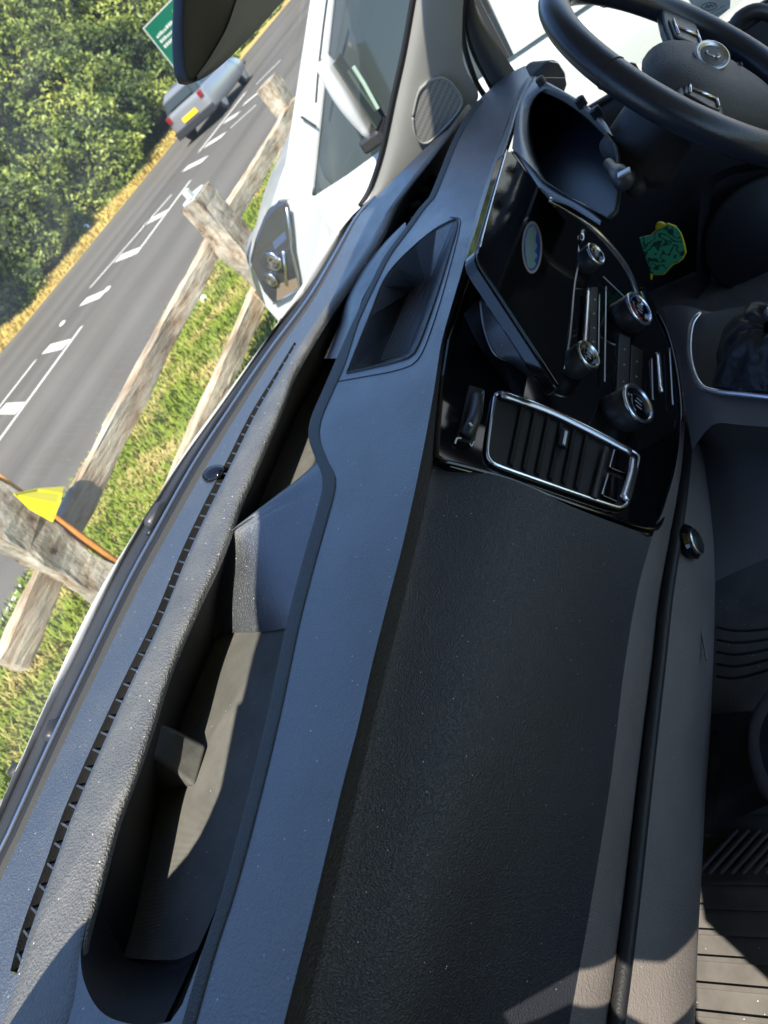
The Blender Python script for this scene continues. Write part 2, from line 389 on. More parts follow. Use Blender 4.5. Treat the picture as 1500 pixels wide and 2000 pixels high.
for (px, r__) in (((211, 565), .07), ((123, 632), .07)):
    s = MB(); s.lathe(Rz(px, 0), (0, 0, 1), [(r__*1.2, 0), (r__*1.1, .015), (r__*.6, .03)], 14)
    o = s.build('road_stud', M['paint'], smooth=True); tag(o, 'pale raised road stud ' + ('beside the diagonal dash nearer the camera' if px[0] < 150 else 'at the end of a diagonal dash farther along the centre line'), 'road stud', 'studs along the road centre')
# grass blades on the verge
def blades(name, n, xr, yf, mat, h, kind='stuff', seed=1, label=None, cat=None):
    rg = np.random.default_rng(seed); vs = []; fs = []
    for i in range(n):
        x = xr[0]+(xr[1]-xr[0])*rg.random()**1.3; y0, y1 = yf(x); y = y0+(y1-y0)*rg.random()
        hh = h*rg.uniform(.4, 1.2)*(.6+.8*noise.noise((x*1.3, y*1.3, 0))+.4); a = rg.uniform(0, 6.28); ww = .006+.004*rg.random()+x*.0006; ln = rg.uniform(.2, 1.1)*hh
        dx, dy = math.cos(a), math.sin(a); b = len(vs)
        vs += [(x-dy*ww, y+dx*ww, -.01), (x+dy*ww, y-dx*ww, -.01), (x+dx*ln*.4+dy*ww*.6, y+dy*ln*.4-dx*ww*.6, hh*.6), (x+dx*ln*.4-dy*ww*.6, y+dy*ln*.4+dx*ww*.6, hh*.6), (x+dx*ln, y+dy*ln, hh)]
        fs += [(b, b+1, b+2, b+3), (b+3, b+2, b+4)]
    me = bpy.data.meshes.new(name); me.from_pydata(vs, [], fs); o = link(name, me, mat)
    tag(o, label, cat, kind=kind); return o
blades('verge_grass', 60000, (0, 10), lambda x: (1.7, near_y(x)-.03), M['blade'], .07, label='short patchy green and straw grass between the van and the road', cat='grass')
blades('dry_grass', 26000, (4, 30), lambda x: (far_y(x)+.05, far_y(x)+2.6), M['dryblade'], .16, seed=4, label='dry straw coloured grass strip below the hedge', cat='grass')

# hedge beyond the road: one dense mass
def hedge():
    rg = np.random.default_rng(3); vs = []; fs = []; N = 230000
    def depth(x, z):                                   # distance of the face from the kerb
        return 1.55+.08*z+.5*max(0, z-3)+1.9*noise.noise((x*.45, z*.5, 1.7))+.9*noise.noise((x*1.2, z*1.3, 5.1))+.28*noise.noise((x*3, z*3.2, 9))
    for i in range(N):
        x = -6+72*rg.random()**1.7; z = 8.2*rg.random()**1.15
        y = far_y(x)+depth(x, z)+rg.exponential(.22)-.1
        s = rg.uniform(.035, .08)*(1+.02*x)
        a = Vector(rg.normal(size=3)+np.array([0, -.5, .5])).normalized(); t = a.cross(Vector(rg.normal(size=3))).normalized(); u = a.cross(t)
        c = Vector((x, y, z)); b = len(vs)
        vs += [tuple(c-t*s), tuple(c-u*s*.5), tuple(c+t*s), tuple(c+u*s*.5)]; fs.append((b, b+1, b+2, b+3))
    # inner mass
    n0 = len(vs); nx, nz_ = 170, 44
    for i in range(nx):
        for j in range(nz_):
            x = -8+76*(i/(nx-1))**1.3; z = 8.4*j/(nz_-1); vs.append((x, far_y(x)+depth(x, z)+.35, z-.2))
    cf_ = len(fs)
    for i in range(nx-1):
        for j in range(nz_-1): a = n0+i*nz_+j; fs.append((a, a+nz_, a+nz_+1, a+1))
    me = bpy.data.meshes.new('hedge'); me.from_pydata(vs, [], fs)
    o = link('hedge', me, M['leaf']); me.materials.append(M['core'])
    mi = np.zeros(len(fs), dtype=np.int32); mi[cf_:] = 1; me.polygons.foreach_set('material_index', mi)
    tag(o, 'tall dense green hedge of leafy trees along the far side of the road', 'hedge', kind='stuff')
hedge()

# fence of rough posts and rails
fence = empty('wooden_fence', EY((240, 1150), 3.3)*1.0, label='weathered post and rail timber fence between the grass and the road', cat='fence')
fence.location.z = 0
def rough_bar(name, a, b, wy, wz, mat, n=24, seed=0, amp=.02, bow=0, caps=True, ux_=Vector((0, 1, 0))):
    a = Vector(a); b = Vector(b); d = (b-a); t = d.normalized(); e1 = (ux_-t*ux_.dot(t)).normalized(); e2 = t.cross(e1); vs = []; fs = []; sg = 14
    for i in range(n):
        q = i/(n-1); c = a+d*q + e2*math.sin(q*math.pi)*bow
        for k in range(sg):
            an = 2*math.pi*k/sg; ca, sa = math.cos(an), math.sin(an)
            sg_ = 1; sx = math.copysign(abs(ca)**.16, ca); sy = math.copysign(abs(sa)**.16, sa)
            nn = noise.noise(Vector((q*d.length*2.2+seed*7, math.cos(an)*.8, math.sin(an)*.8)))*amp*1.6+noise.noise(Vector((q*d.length*9+seed*7, math.cos(an)*2, math.sin(an)*2)))*amp*.6
            vs.append(c+e1*sx*(wy/2+nn)+e2*sy*(wz/2+nn))
    for i in range(n-1):
        for k in range(sg): k2 = (k+1) % sg; fs.append((i*sg+k, i*sg+k2, (i+1)*sg+k2, (i+1)*sg+k))
    fs.append(tuple(range(sg))[::-1]); fs.append(tuple(range((n-1)*sg, n*sg)))
    return mesh(name, vs, fs, mat, fence, False)
posts = [((110, 1078), 3.3, 1.25, .23), ((433, 437), 3.25, 1.13, .27), ((560, 212), 3.5, 1.15, .24)]
PX = []
for i, (p, Y, h, w_) in enumerate(posts):
    q = EY(p, Y); PX.append(q)
    rough_bar('post', (q.x, Y, -.1), (q.x-.02, Y, h), w_, .16, M['wood'], 30, i, .025, ux_=Vector((1, 0, 0)))
q = PX[0]
e = MB(); e.box((q.x+.116, 3.25, .6), .02, .06, 1.3); e.build('split_edge', M['bark'], fence, True)
Yr = 3.42
def railp(p): return EY(p, Yr)
def mkrail(pa, pb, seed, wz, bow=0): 
    a, b = railp(pa), railp(pb); rough_bar('rail', a, b, .09, wz, M['rail'], 40, seed, .009, bow)
mkrail((20, 1300), (95, 1120), 11, .14); mkrail((125, 1040), (440, 440), 12, .135, .01); mkrail((430, 455), (580, 205), 13, .14)
mkrail((-120, 1900), (-20, 1560), 14, .14); mkrail((260, 1150), (500, 590), 15, .14); mkrail((330, 1000), (470, 680), 16, .02)
mkrail((500, 590), (640, 330), 17, .15)
# a reflector clip on the second post
c2 = MB(); q = PX[1]; c2.box((q.x-.04, 3.25, 1.14), .2, .12, .025); c2.box((q.x-.12, 3.22, 1.18), .05, .05, .07)
c2.build('metal_bracket', M['signwhite'], fence, bevel=.01)
# yellow pennant
fa = [EY(p, 3.14) for p in [(26, 964), (80, 950), (140, 943), (127, 961), (113, 985), (104, 1020), (64, 992)]]
fl = MB(); fl.prism([p+Vector((0, [0, .03, .06, .02, -.02, 0, .02][i], 0)) for i, p in enumerate(fa)], (0, .006, 0))
o = fl.build('yellow_pennant', M['yellow'], bevel=.003); tag(o, 'bright yellow triangular plastic pennant tied to the nearest fence post', 'flag')
def rock(p, z, s, mat, name, label, cat):
    bm = bmesh.new(); bmesh.ops.create_icosphere(bm, subdivisions=3, radius=s)
    for v in bm.verts: v.co *= 1+.35*noise.noise(v.co*8/s*.1+Vector((3, 1, s*90)))
    me = bpy.data.meshes.new(name); bm.to_mesh(me); bm.free(); o = link(name, me, mat, smooth=True); o.location = EZ(p, z); tag(o, label, cat)
rock((399, 585), .03, .045, M['paper'], 'litter', 'pale crumpled litter lying on the grass between the two rails', 'litter')
rock((171, 447), .1, .12, M['paper'], 'litter', 'white scrap of litter in the dry grass under the hedge', 'litter')

# road sign
def road_sign():
    tl = EY((279, 55), far_y(22)+1.0)
    X = tl.x; H = 124*(tl-CAM).dot(cf)/F; y0 = tl.y; W_ = 2.3; z1 = tl.z; z0 = z1-H
    root = empty('road_sign', (X, y0-W_/2, 0), label='green direction sign with white border standing against the hedge', cat='road sign')
    def P(u, v, d=0): return Vector((X-d, y0-u, z1-v))
    def rect(u0, u1, v0, v1, d): return [P(u0, v0, d), P(u1, v0, d), P(u1, v1, d), P(u0, v1, d)]
    m1 = MB(); m1.prism(rect(0, W_, 0, H, 0), (.03, 0, 0)); m1.build('sign_panel', M['signgreen'], root)
    m2 = MB()
    for (a, b, c, d) in ((0, W_, 0, .035), (0, W_, H-.035, H), (0, .035, .035, H-.035), (W_-.035, W_, .035, H-.035)): m2.prism(rect(a, b, c, d, .012), (.01, 0, 0))
    m2.build('border', M['signwhite'], root)
    rg = random.Random(2)
    for r__, v in enumerate((.42, .6, .78)):
        u = .22; m3 = MB()
        while u < 1.2:
            ww = rg.uniform(.05, .09); hh = rg.choice((.07, .1))
            m3.prism(rect(u, u+ww, v+(.1-hh), v+.1, .012), (.008, 0, 0)); u += ww+.035
        m3.build('lettering', M['signwhite'], root)
    m4 = MB(); m4.prism(rect(1.35, 1.5, .25, .36, .012), (.008, 0, 0)); m4.prism(rect(1.53, 1.66, .25, .36, .012), (.008, 0, 0)); m4.build('route_number', M['yellow'], root)
    m5 = MB(); m5.prism([P(.75, 1.0, .012), P(.87, 1.0, .012), P(.95, 1.25, .012), P(.95, H-.12, .012), P(.83, H-.12, .012), P(.83, 1.28, .012)], (.008, 0, 0)); m5.build('arrow', M['signwhite'], root)
    for u in (.4, W_-.4):
        m6 = MB(); m6.tube([P(u, H, -.08)*1.0-Vector((0, 0, z0+.1)), P(u, .1, -.08)], .05, 10); m6.build('sign_post', M['post'], root)
road_sign()

# silver hatchback on the far lane
def carve(name, secs, mat, parent, **k):              # secs: list of rings (same count)
    n = len(secs[0]); vs = [p for s in secs for p in s]; fs = []
    for i in range(len(secs)-1):
        for j in range(n): j2 = (j+1) % n; fs.append((i*n+j, i*n+j2, (i+1)*n+j2, (i+1)*n+j))
    fs.append(tuple(range(n))[::-1]); fs.append(tuple(range((len(secs)-1)*n, len(secs)*n)))
    return mesh(name, vs, fs, mat, parent, **k)
def hatchback(loc, rz, name, label, body, scale=1, cat='car', n_plate='yellow'):
    root = empty(name, loc, label=label, cat=cat); 
    Rm = Matrix.Rotation(rz, 4, 'Z')
    def W(x, y, z): return Rm @ Vector((x*scale, y*scale, z*scale)) + Vector(loc)
    # sections along the length (x forward), half width, z bottom, z top
    st = [(x_, h_*1.07, a_, b_) for x_, h_, a_, b_ in [(0, .72, .34, .86), (.08, .8, .26, 1.0), (.4, .86, .24, 1.02), (.9, .88, .22, 1.0), (1.8, .89, .22, .97), (2.9, .88, .22, .95), (3.5, .85, .24, .86), (3.95, .76, .28, .72), (4.1, .62, .34, .6)]]
    secs = []
    for x, hw, z0, z1 in st:
        zm = (z0+z1)/2; ring = [(-hw*.9, z0), (-hw, z0+.12), (-hw, zm+.05), (-hw*.95, z1-.06), (-hw*.86, z1), (0, z1+.02), (hw*.86, z1), (hw*.95, z1-.06), (hw, zm+.05), (hw, z0+.12), (hw*.9, z0)]
        secs.append([W(x, y, z) for y, z in ring])
    carve('body', secs, body, root, smooth=True).modifiers.new('s', 'SUBSURF').levels = 1
    root.children[-1].modifiers[-1].render_levels = 2
    gs = [(.12, .7, .95, 1.0), (.22, .68, .95, 1.3), (.5, .66, .95, 1.42), (1.4, .66, .95, 1.46), (2.2, .64, .95, 1.38), (2.95, .66, .93, .96)]
    secs = [[W(x, y, z) for y, z in ((-hw*1.12, z0), (-hw*.97, z1-.06), (-hw*.85, z1), (hw*.85, z1), (hw*.97, z1-.06), (hw*1.12, z0))] for x, hw, z0, z1 in gs]
    carve('glasshouse', secs, M['carglass'], root, smooth=False)
    secs = [[W(x, y, z) for y, z in ((-hw*.95, z1-.03), (-hw*.8, z1+.012), (hw*.8, z1+.012), (hw*.95, z1-.03))] for x, hw, z0, z1 in [(.2, .68, 0, 1.3)]+gs[2:5]]
    carve('roof', secs, body, root)
    for sx in (-1, 1):
        for xx in (.75, 3.2):
            m_ = MB(); ax = Rm.to_3x3() @ Vector((0, sx, 0)); m_.lathe(W(xx, sx*.66, .31), ax, [(.3*scale, 0), (.31*scale, .04), (.31*scale, .16), (.27*scale, .185)], 28)
            wh = m_.build('wheel', M['tyre'], root, smooth=False)
            m_ = MB(); m_.lathe(W(xx, sx*.66, .31), ax, [(.2*scale, .17), (.2*scale, .195), (.08*scale, .2)], 20); m_.build('rim', M['alloy'], wh)
        m_ = MB(); m_.box(W(.05, sx*.7, .86), .12*scale, .16*scale, .2*scale, Rm); m_.build('tail_lamp', M['taillamp'], root, bevel=.02)
        m_ = MB(); m_.box(W(2.75, sx*.98, 1.0), .12*scale, .2*scale, .13*scale, Rm); m_.build('wing_mirror', body, root, bevel=.03)
    m_ = MB(); m_.box(W(-.01, 0, .62), .03, .52, .12, Rm); m_.build('number_plate', M['plate'], root)
    m_ = MB(); m_.box(W(.02, 0, .38), .14, 1.45, .2, Rm); m_.build('bumper', M['dark'], root, bevel=.03)
    m_ = MB(); m_.prism([W(.1, -.5, 1.04), W(.1, .5, 1.04), W(.19, .46, 1.28), W(.19, -.46, 1.28)], Rm.to_3x3() @ Vector((-.02, 0, 0))); m_.build('rear_window', M['carglass'], root)
    return root
cl = EZ((404, 256), 0)
hatchback((cl.x, cl.y+.1, 0), R(4), 'silver_car', 'silver hatchback with yellow rear plate driving away along the far lane', M['silver'], .86)

# neighbouring white vehicle
def neighbour():
    X0 = 2.9
    root = empty('white_van', (X0, 1.2, 0), label='white van parked alongside with its nose towards the fence', cat='van')
    sx = lambda ps, x: [EX(p, x) for p in ps]
    # side body below the belt line, and the bonnet side, as one shell
    seam = sx([(489, 525), (508, 460), (530, 400), (552, 335), (578, 270), (601, 225), (612, 190)], X0+.06)
    sil = sx([(484, 512), (496, 455), (515, 380), (540, 315), (566, 262), (590, 215), (600, 180)], X0+.5)
    sil2 = [p+Vector((.7, .04, .02)) for p in sil]
    belt = [Vector((X0, 1.6, 1.13)), Vector((X0, 1.2, 1.14)), Vector((X0, .6, 1.15)), Vector((X0, -.4, 1.16)), Vector((X0, -2.2, 1.16))]
    loft('bonnet', [seam, sil, sil2], M['white'], root, n=24, sub=4)
    # wing: from seam down to the arch
    top = seam; lamp_hi = sx([(494, 510), (512, 470), (535, 420), (556, 400), (575, 385), (600, 380), (613, 388)], X0+.01)
    mid = sx([(520, 600), (560, 575), (590, 560), (620, 520), (650, 480), (690, 430), (720, 380)], X0)
    low = [Vector((X0, p.y, .55)) for p in mid]
    loft('front_wing', [seam, lamp_hi, mid, low], M['white'], root, n=24, sub=4, cross=False)
    nose = [seam[0], mid[0], Vector((X0+.05, mid[0].y, .3))]
    nose2 = [p+Vector((.5, .22, 0)) for p in nose]; nose3 = [p+Vector((1.5, .22, 0)) for p in nose]
    loft('front_bumper', [nose, nose2, nose3], M['white'], root, n=12, sub=3)
    # long side
    yb = lamp_hi[-1].y
    prof = [(X0+.04, 1.15), (X0-.02, 1.02), (X0-.03, .8), (X0, .45), (X0+.05, .3)]
    rows = [[Vector((x, y, z)) for y in (yb, .9, .3, -.5, -1.5, -3.2)] for x, z in prof]
    loft('side_panel', rows, M['white'], root, n=20, sub=3)
    # door shut lines
    for y in (.95, -.35): m_ = MB(); m_.tube([Vector((X0-.012, y, 1.14)), Vector((X0-.038, y, .8)), Vector((X0-.008, y, .45))], .005, 6); m_.build('door_seam', M['seal'], root)
    # glass, pillars, roof
    a0 = EX((613, 391), X0+.02); a1 = EX((655, 0), X0+.1); d = a1-a0; a2 = a0+d*1.15
    gl = [a0, a2, Vector((a2.x, .6, a2.z+.06)), Vector((X0+.02, .6, 1.15))]
    m_ = MB(); m_.prism([Vector((X0+.01, .6, 1.14)), Vector((a2.x, .6, a2.z+.1)), Vector((a2.x, -3.2, a2.z+.16)), Vector((X0+.01, -3.2, 1.14))], (.05, 0, 0)); m_.build('upper_side', M['white'], root)
    m_ = MB(); m_.prism(gl, (.02, 0, 0)); m_.build('side_window', M['carglass'], root)
    m_ = MB(); s_ = Vector((-.012, .0, 0)); wv = Vector((0, .045, .05))
    m_.prism([a0+s_, a2+s_, a2+s_+wv*1.2, a0+s_+wv*1.6+Vector((0, .06, 0))], (.1, 0, 0)); m_.build('windscreen_pillar', M['white'], root, bevel=.01)
    m_ = MB(); m_.prism([a2+s_, Vector((a2.x-.01, -2.6, a2.z+.12)), Vector((a2.x+.02, -2.6, a2.z+.35)), a2+Vector((.02, 0, .22))], (1.5, 0, 0)); m_.build('roof', M['white'], root, bevel=.05)
    m_ = MB(); m_.prism([a0+Vector((.1, .03, .02)), a2+Vector((.14, .03, .03)), a2+Vector((1.4, .03, .03)), a0+Vector((1.5, .03, .02))], (0, .01, .01)); m_.build('windscreen', M['carglass'], root)
    for y in (.62,):
        m_ = MB(); m_.box((X0+.03, y, 1.45), .04, .07, .62); m_.build('door_pillar', M['frame'], root)
    m_ = MB(); m_.tube([EX(p, X0-.012) for p in [(640, -10), (632, 50), (625, 110), (620, 160), (617, 200)]], .004, 6); m_.build('pillar_seam', M['seal'], root)
    m_ = MB(); m_.tube([EX(p, X0+.03) for p in [(588, 228), (600, 236), (618, 248)]], .005, 6); m_.build('bonnet_seam', M['seal'], root)
    # mirror
    mt, mb = EX((622, 128), X0-.12), EX((722, 276), X0-.12)
    m_ = MB(); secs = []
    for i in range(9):
        t = i/8; c = mt.lerp(mb, t); w_ = .022+.02*math.sin(math.pi*min(1, t*1.0+.12)); dd = .06+.03*math.sin(math.pi*t)
        secs.append([c+Vector((math.copysign(abs(math.cos(a))**.6, math.cos(a))*dd*.8+.05, math.copysign(abs(math.sin(a))**.6, math.sin(a))*w_*.75, 0)) for a in [k*math.pi/8 for k in range(16)]])
    mm = carve('wing_mirror', secs, M['white'], root, smooth=True)
    m_ = MB(); m_.box(mb+Vector((.1, .0, -.01)), .2, .1, .06); m_.build('mirror_arm', M['frame'], mm, bevel=.015)
    m_ = MB(); m_.box((mt+mb)/2+Vector((.05, -.05, 0)), .1, .008, .26); m_.build('mirror_glass', M['carglass'], mm)
    # headlamp
    hp = [(487, 512), (497, 470), (515, 425), (540, 398), (557, 394), (566, 430), (574, 480), (584, 540), (585, 565), (560, 580), (534, 595), (513, 570)]
    P3 = [EX(p, X0-.015) for p in hp]
    m_ = MB(); m_.prism(P3, (.08, 0, 0)); hl = m_.build('headlamp', M['lamp'], root, bevel=.012)
    for p, r__ in (((533, 510), .05), ((530, 546), .036)):
        m_ = MB(); m_.lathe(EX(p, X0-.018), (-1, .3, .1), [(r__, 0), (r__*.9, .01), (r__*.7, .004), (r__*.3, .008)], 22); m_.build('reflector', M['lampc'], hl, smooth=True)
    m_ = MB(); m_.prism([EX(p, X0-.017) for p in [(541, 556), (580, 543), (582, 563), (540, 588)]], (.004, 0, 0)); m_.build('beige_reflection', pm('reflection_beige', (.2, .15, .1), .25), hl)  # beige patch painting the reflection low in the lamp
    m_ = MB(); m_.prism([EX(p, X0-.017) for p in [(532, 474), (556, 452), (560, 466), (537, 488)]], (.004, 0, 0)); m_.build('blue_reflection', pm('reflection_blue', (.06, .09, .16), .15), hl)  # bluish patch painting the sky's reflection in the lamp
    m_ = MB(); m_.tube([EX(p, X0-.018) for p in [(553, 490), (557, 520), (559, 555)]], .009, 8); m_.build('daytime_strip', M['lampc'], hl, smooth=True)
    m_ = MB(); m_.tube([EX(p, X0-.018) for p in [(560, 405), (566, 450), (569, 485), (581, 540), (584, 565), (558, 580), (534, 593)]], .006, 8); m_.build('lamp_rim', M['satin'], hl, smooth=True)
    m_ = MB(); m_.tube([EX(p, X0-.016) for p in [(690, 130), (712, 165), (738, 212)]], .008, 8); m_.build('seal_highlight', pm('highlight_green', (.3, .42, .35), .4), root)  # pale tube drawn as the highlight on the window seal
    m_ = MB()
    m_.lathe((X0+.02, 1.45, .34), (-1, 0, 0), [(.33, 0), (.34, .05), (.3, .09)], 30); wh = m_.build('wheel', M['tyre'], root); m_ = MB(); m_.lathe((X0-.05, 1.45, .34), (-1, 0, 0), [(.22, 0), (.22, .03), (.06, .035)], 24); m_.build('rim', M['alloy'], wh)
neighbour()

# ================================================================== OWN VAN CAB
van = empty('van', (.9, 0, 0), label='dark trimmed white van cab seen from the passenger seat', cat='van')
ZP = 1.31                                      # dash top
A = [(500, 2220), (530, 2100), (554, 2000), (582, 1890), (610, 1780), (640, 1655), (670, 1530), (700, 1415), (726, 1300), (755, 1185), (785, 1070), (812, 950), (832, 850), (848, 760), (862, 670), (884, 590), (903, 525), (925, 440), (945, 370), (970, 300), (992, 235), (1010, 185), (1035, 150)]
B = [(333, 1995), (350, 1975), (372, 1920), (400, 1845), (430, 1755), (470, 1610), (520, 1405), (560, 1217), (590, 1100), (627, 967), (629, 930), (617, 897), (603, 855), (607, 817), (630, 763), (653, 710), (690, 627), (727, 547), (753, 497), (793, 443), (820, 405), (838, 385), (860, 333), (880, 283), (907, 230), (933, 197)]
G = [(157, 1843), (170, 1790), (187, 1730), (210, 1650), (233, 1567), (277, 1460), (314, 1340), (367, 1210), (430, 1077), (460, 990), (500, 900), (547, 790), (570, 730), (633, 623), (677, 560), (733, 477), (763, 415), (783, 377), (833, 313), (885, 245), (915, 205)]
END = [(160, 1900), (178, 1950), (205, 1982), (250, 1999), (300, 2001)]
Wn = [(-160, 2160), (-60, 1900), (0, 1722), (40, 1637), (110, 1483), (173, 1350), (270, 1150), (330, 1040), (400, 915), (470, 800), (540, 690), (610, 590), (660, 500), (700, 425), (735, 385), (760, 360), (830, 290), (900, 232), (940, 190), (985, 150), (1025, 128)]
zp = T((0, 0, ZP)).z
A3 = curve([IZ(p, ZP) for p in A], 120)
G3 = curve([IZ(p, ZP) for p in G], 90); B3 = curve([IZ(p, ZP) for p in B], 120); E3 = curve([IZ(p, ZP) for p in [G[0]]+END+[B[0]]], 24)
hole = G3[::-1] + E3[1:-1] + B3           # G top -> bottom, round the end, B bottom -> top
W3 = curve([IZ(p, ZP) for p in Wn], 90)
rec_px = [(678, 729), (700, 672), (723, 615), (746, 556), (770, 520), (810, 480), (850, 448), (882, 431), (892, 428), (893, 445), (880, 490), (856, 570), (830, 645), (812, 686), (800, 698), (770, 708), (720, 720)]
rec = [IZ(p, ZP) for p in rec_px]
sl_l = [(20, 1897), (43, 1810), (85, 1695), (133, 1563), (230, 1350), (300, 1208), (353, 1080), (400, 981), (443, 899), (487, 812), (530, 742), (575, 668)]
sl_r = [(33, 1903), (61, 1812), (104, 1696), (151, 1570), (246, 1355), (314, 1213), (366, 1086), (412, 987), (453, 904), (495, 817), (535, 746), (579, 671)]
S_l = curve([IZ(p, ZP) for p in sl_l], 60); S_r = curve([IZ(p, ZP) for p in sl_r], 60)
dash = sheet('dashboard', xy(A3)+xy(W3)[::-1], [xy(hole), xy(rec), xy(S_l)+xy(S_r)[::-1]], lambda x, y: zp, M['pad'], van)
# lip rolling over to the fascia
S_ = [(530, 2220), (560, 2100), (588, 2000), (620, 1870), (648, 1750), (678, 1620), (703, 1510), (728, 1405), (754, 1300), (780, 1200), (803, 1100), (828, 990), (845, 900), (858, 800), (868, 725), (878, 660), (895, 600), (908, 550), (930, 470), (952, 395), (978, 320), (1000, 250), (1016, 200), (1040, 160)]
lipA = [IZ(p, ZP) for p in A]; lipS = [IZ(p, 1.282) for p in S_]
cA, cS = curve(lipA, 90), curve(lipS, 90)
mid = [a.lerp(b, .55)+Vector((0, 0, .0045)) for a, b in zip(cA, cS)]
loft('padded_lip', [cA, mid, cS], M['lip'], dash, n=90, sub=6)
# dusty ledge between the demister slot and the tray, with a rolled edge
LG = [IZ(p, ZP) for p in [(-70, 2140), (-15, 2040), (22, 1960), (42, 1900), (66, 1812), (109, 1697), (156, 1571), (250, 1358), (318, 1215), (370, 1088), (416, 989), (457, 906), (500, 820), (541, 749), (590, 668), (645, 590), (695, 518), (745, 440), (803, 362), (852, 300), (893, 240)]]
lg = curve(LG, 110); G3x = curve([IZ(p, ZP) for p in [(80, 2140), (118, 2040), (142, 1960), (151, 1900)]]+[p for p in G3[::3]]+[G3[-1]], 110)
cs_ = [[p+Vector((0, 0, .0006)) for p in lg], [p.lerp(q_, .12)+Vector((0, 0, .003)) for p, q_ in zip(lg, G3x)], [p.lerp(q_, .5)+Vector((0, 0, .005)) for p, q_ in zip(lg, G3x)], [p.lerp(q_, .88)+Vector((0, 0, .0035)) for p, q_ in zip(lg, G3x)], [q_+Vector((0, -.002, -.001)) for q_ in G3x], [q_+Vector((0, -.001, -.009)) for q_ in G3x]]
loft('ledge', cs_, M['ledge'], dash, n=110, sub=4)
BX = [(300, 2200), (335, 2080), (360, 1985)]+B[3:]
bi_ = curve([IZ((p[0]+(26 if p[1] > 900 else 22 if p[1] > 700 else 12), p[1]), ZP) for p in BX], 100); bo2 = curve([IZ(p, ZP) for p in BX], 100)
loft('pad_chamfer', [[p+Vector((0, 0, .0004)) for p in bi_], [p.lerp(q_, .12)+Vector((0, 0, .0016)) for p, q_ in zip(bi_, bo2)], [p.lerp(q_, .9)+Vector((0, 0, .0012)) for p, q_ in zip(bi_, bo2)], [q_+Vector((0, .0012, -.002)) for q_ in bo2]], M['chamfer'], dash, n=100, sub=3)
# tray
FLZ = 1.2; zt = T((0, 0, FLZ)).z
Wl = [(238, 1875), (262, 1800), (290, 1670), (316, 1545), (365, 1385), (423, 1240), (460, 1110), (500, 1000), (563, 850), (587, 797), (650, 690), (720, 570), (800, 440), (880, 320), (925, 235)]
WL3 = curve([IZ(p, FLZ) for p in Wl], 90)
r1 = [a.lerp(b, .03)+Vector((0, 0, -.006)) for a, b in zip(G3, WL3)]
G0 = [p+Vector((0, -.0, 0)) for p in G3]
loft('tray_front_wall', [G0, r1, WL3], M['wall'], dash, n=90, sub=5, cross=False)
rearfl = [Vector((p.x, p.y+.01, zt)) for p in B3]
loft('tray_rear_wall', [B3, [Vector((p.x, p.y+.002, zp-.01)) for p in B3], rearfl], M['black'], dash, n=120, sub=3)
fl0 = [IZ(p, FLZ) for p in [(238, 1875), (225, 1905), (215, 1950), (230, 1990), (300, 2010), (350, 1990)]]
el = curve([IZ(p, FLZ+.003) for p in [(236, 1868), (262, 1872), (290, 1874), (320, 1875), (352, 1872), (395, 1850)]], 24); E4 = curve([G3[2]]+E3[1:-1]+[B3[6]], 24)
loft('tray_end_wall', [E4, [p.lerp(q_, .12)+Vector((0, 0, -.006)) for p, q_ in zip(E4, el)], [p.lerp(q_, .85)+Vector((-.002, 0, -.008)) for p, q_ in zip(E4, el)], el], M['black'], dash, n=24, sub=5)
flo = [Vector((p.x-.05, p.y-.06, 0)) for p in B3[:1]] + [Vector((p.x, p.y-.03, 0)) for p in B3] + [Vector((p.x, p.y+.015, 0)) for p in WL3[::-1]]
sheet('tray_mat', [(p.x, p.y) for p in B3 if True]+[(p.x, p.y) for p in WL3[::-1]]+[(E3[k].x+.0, E3[k].y) for k in (6, 12, 18)], [], lambda x, y: zt, M['mat'], dash)
# soft ridge along the mat, hump and divider block
h0 = [IZ(p, FLZ+.005) for p in [(405, 1262), (425, 1242), (445, 1236), (500, 1235), (552, 1228), (600, 1210)]]
h1 = [IZ(p, 1.245) for p in [(408, 1180), (424, 1160), (450, 1155), (505, 1152), (575, 1140), (620, 1110)]]
h2 = [IZ(p, 1.288) for p in [(408, 1090), (427, 1078), (447, 1064), (505, 1030), (570, 1000), (650, 985)]]
h3 = [IZ(p, 1.297) for p in [(412, 1068), (434, 1056), (455, 1040), (510, 1008), (575, 975), (650, 955)]]
h4 = [IZ(p, 1.297) for p in [(430, 1050), (445, 1040), (500, 998), (530, 975), (588, 930), (640, 880)]]
h5 = [IZ(p, FLZ) for p in [(440, 1050), (460, 1025), (507, 1003), (545, 985), (595, 950), (640, 900)]]
loft('tray_hump', [h0, h1, h2, h3, h4, h5], M['pad'], dash, n=30, sub=5)
bt = [IZ((304, 1409), 1.285), IZ((281, 1466), 1.285)]
bb = [IZ((404, 1458), FLZ+.004), IZ((383, 1536), FLZ-.002), IZ((317, 1549), FLZ-.002), IZ((345, 1425), FLZ-.002)]
mesh('divider_block', [bt[0], bt[1], bb[0], bb[1], bb[2], bb[3]], [(0, 1, 3, 2), (1, 4, 3), (0, 2, 5), (0, 5, 4, 1), (2, 3, 4, 5)], M['block'], dash, bevel=.004, seg=3)
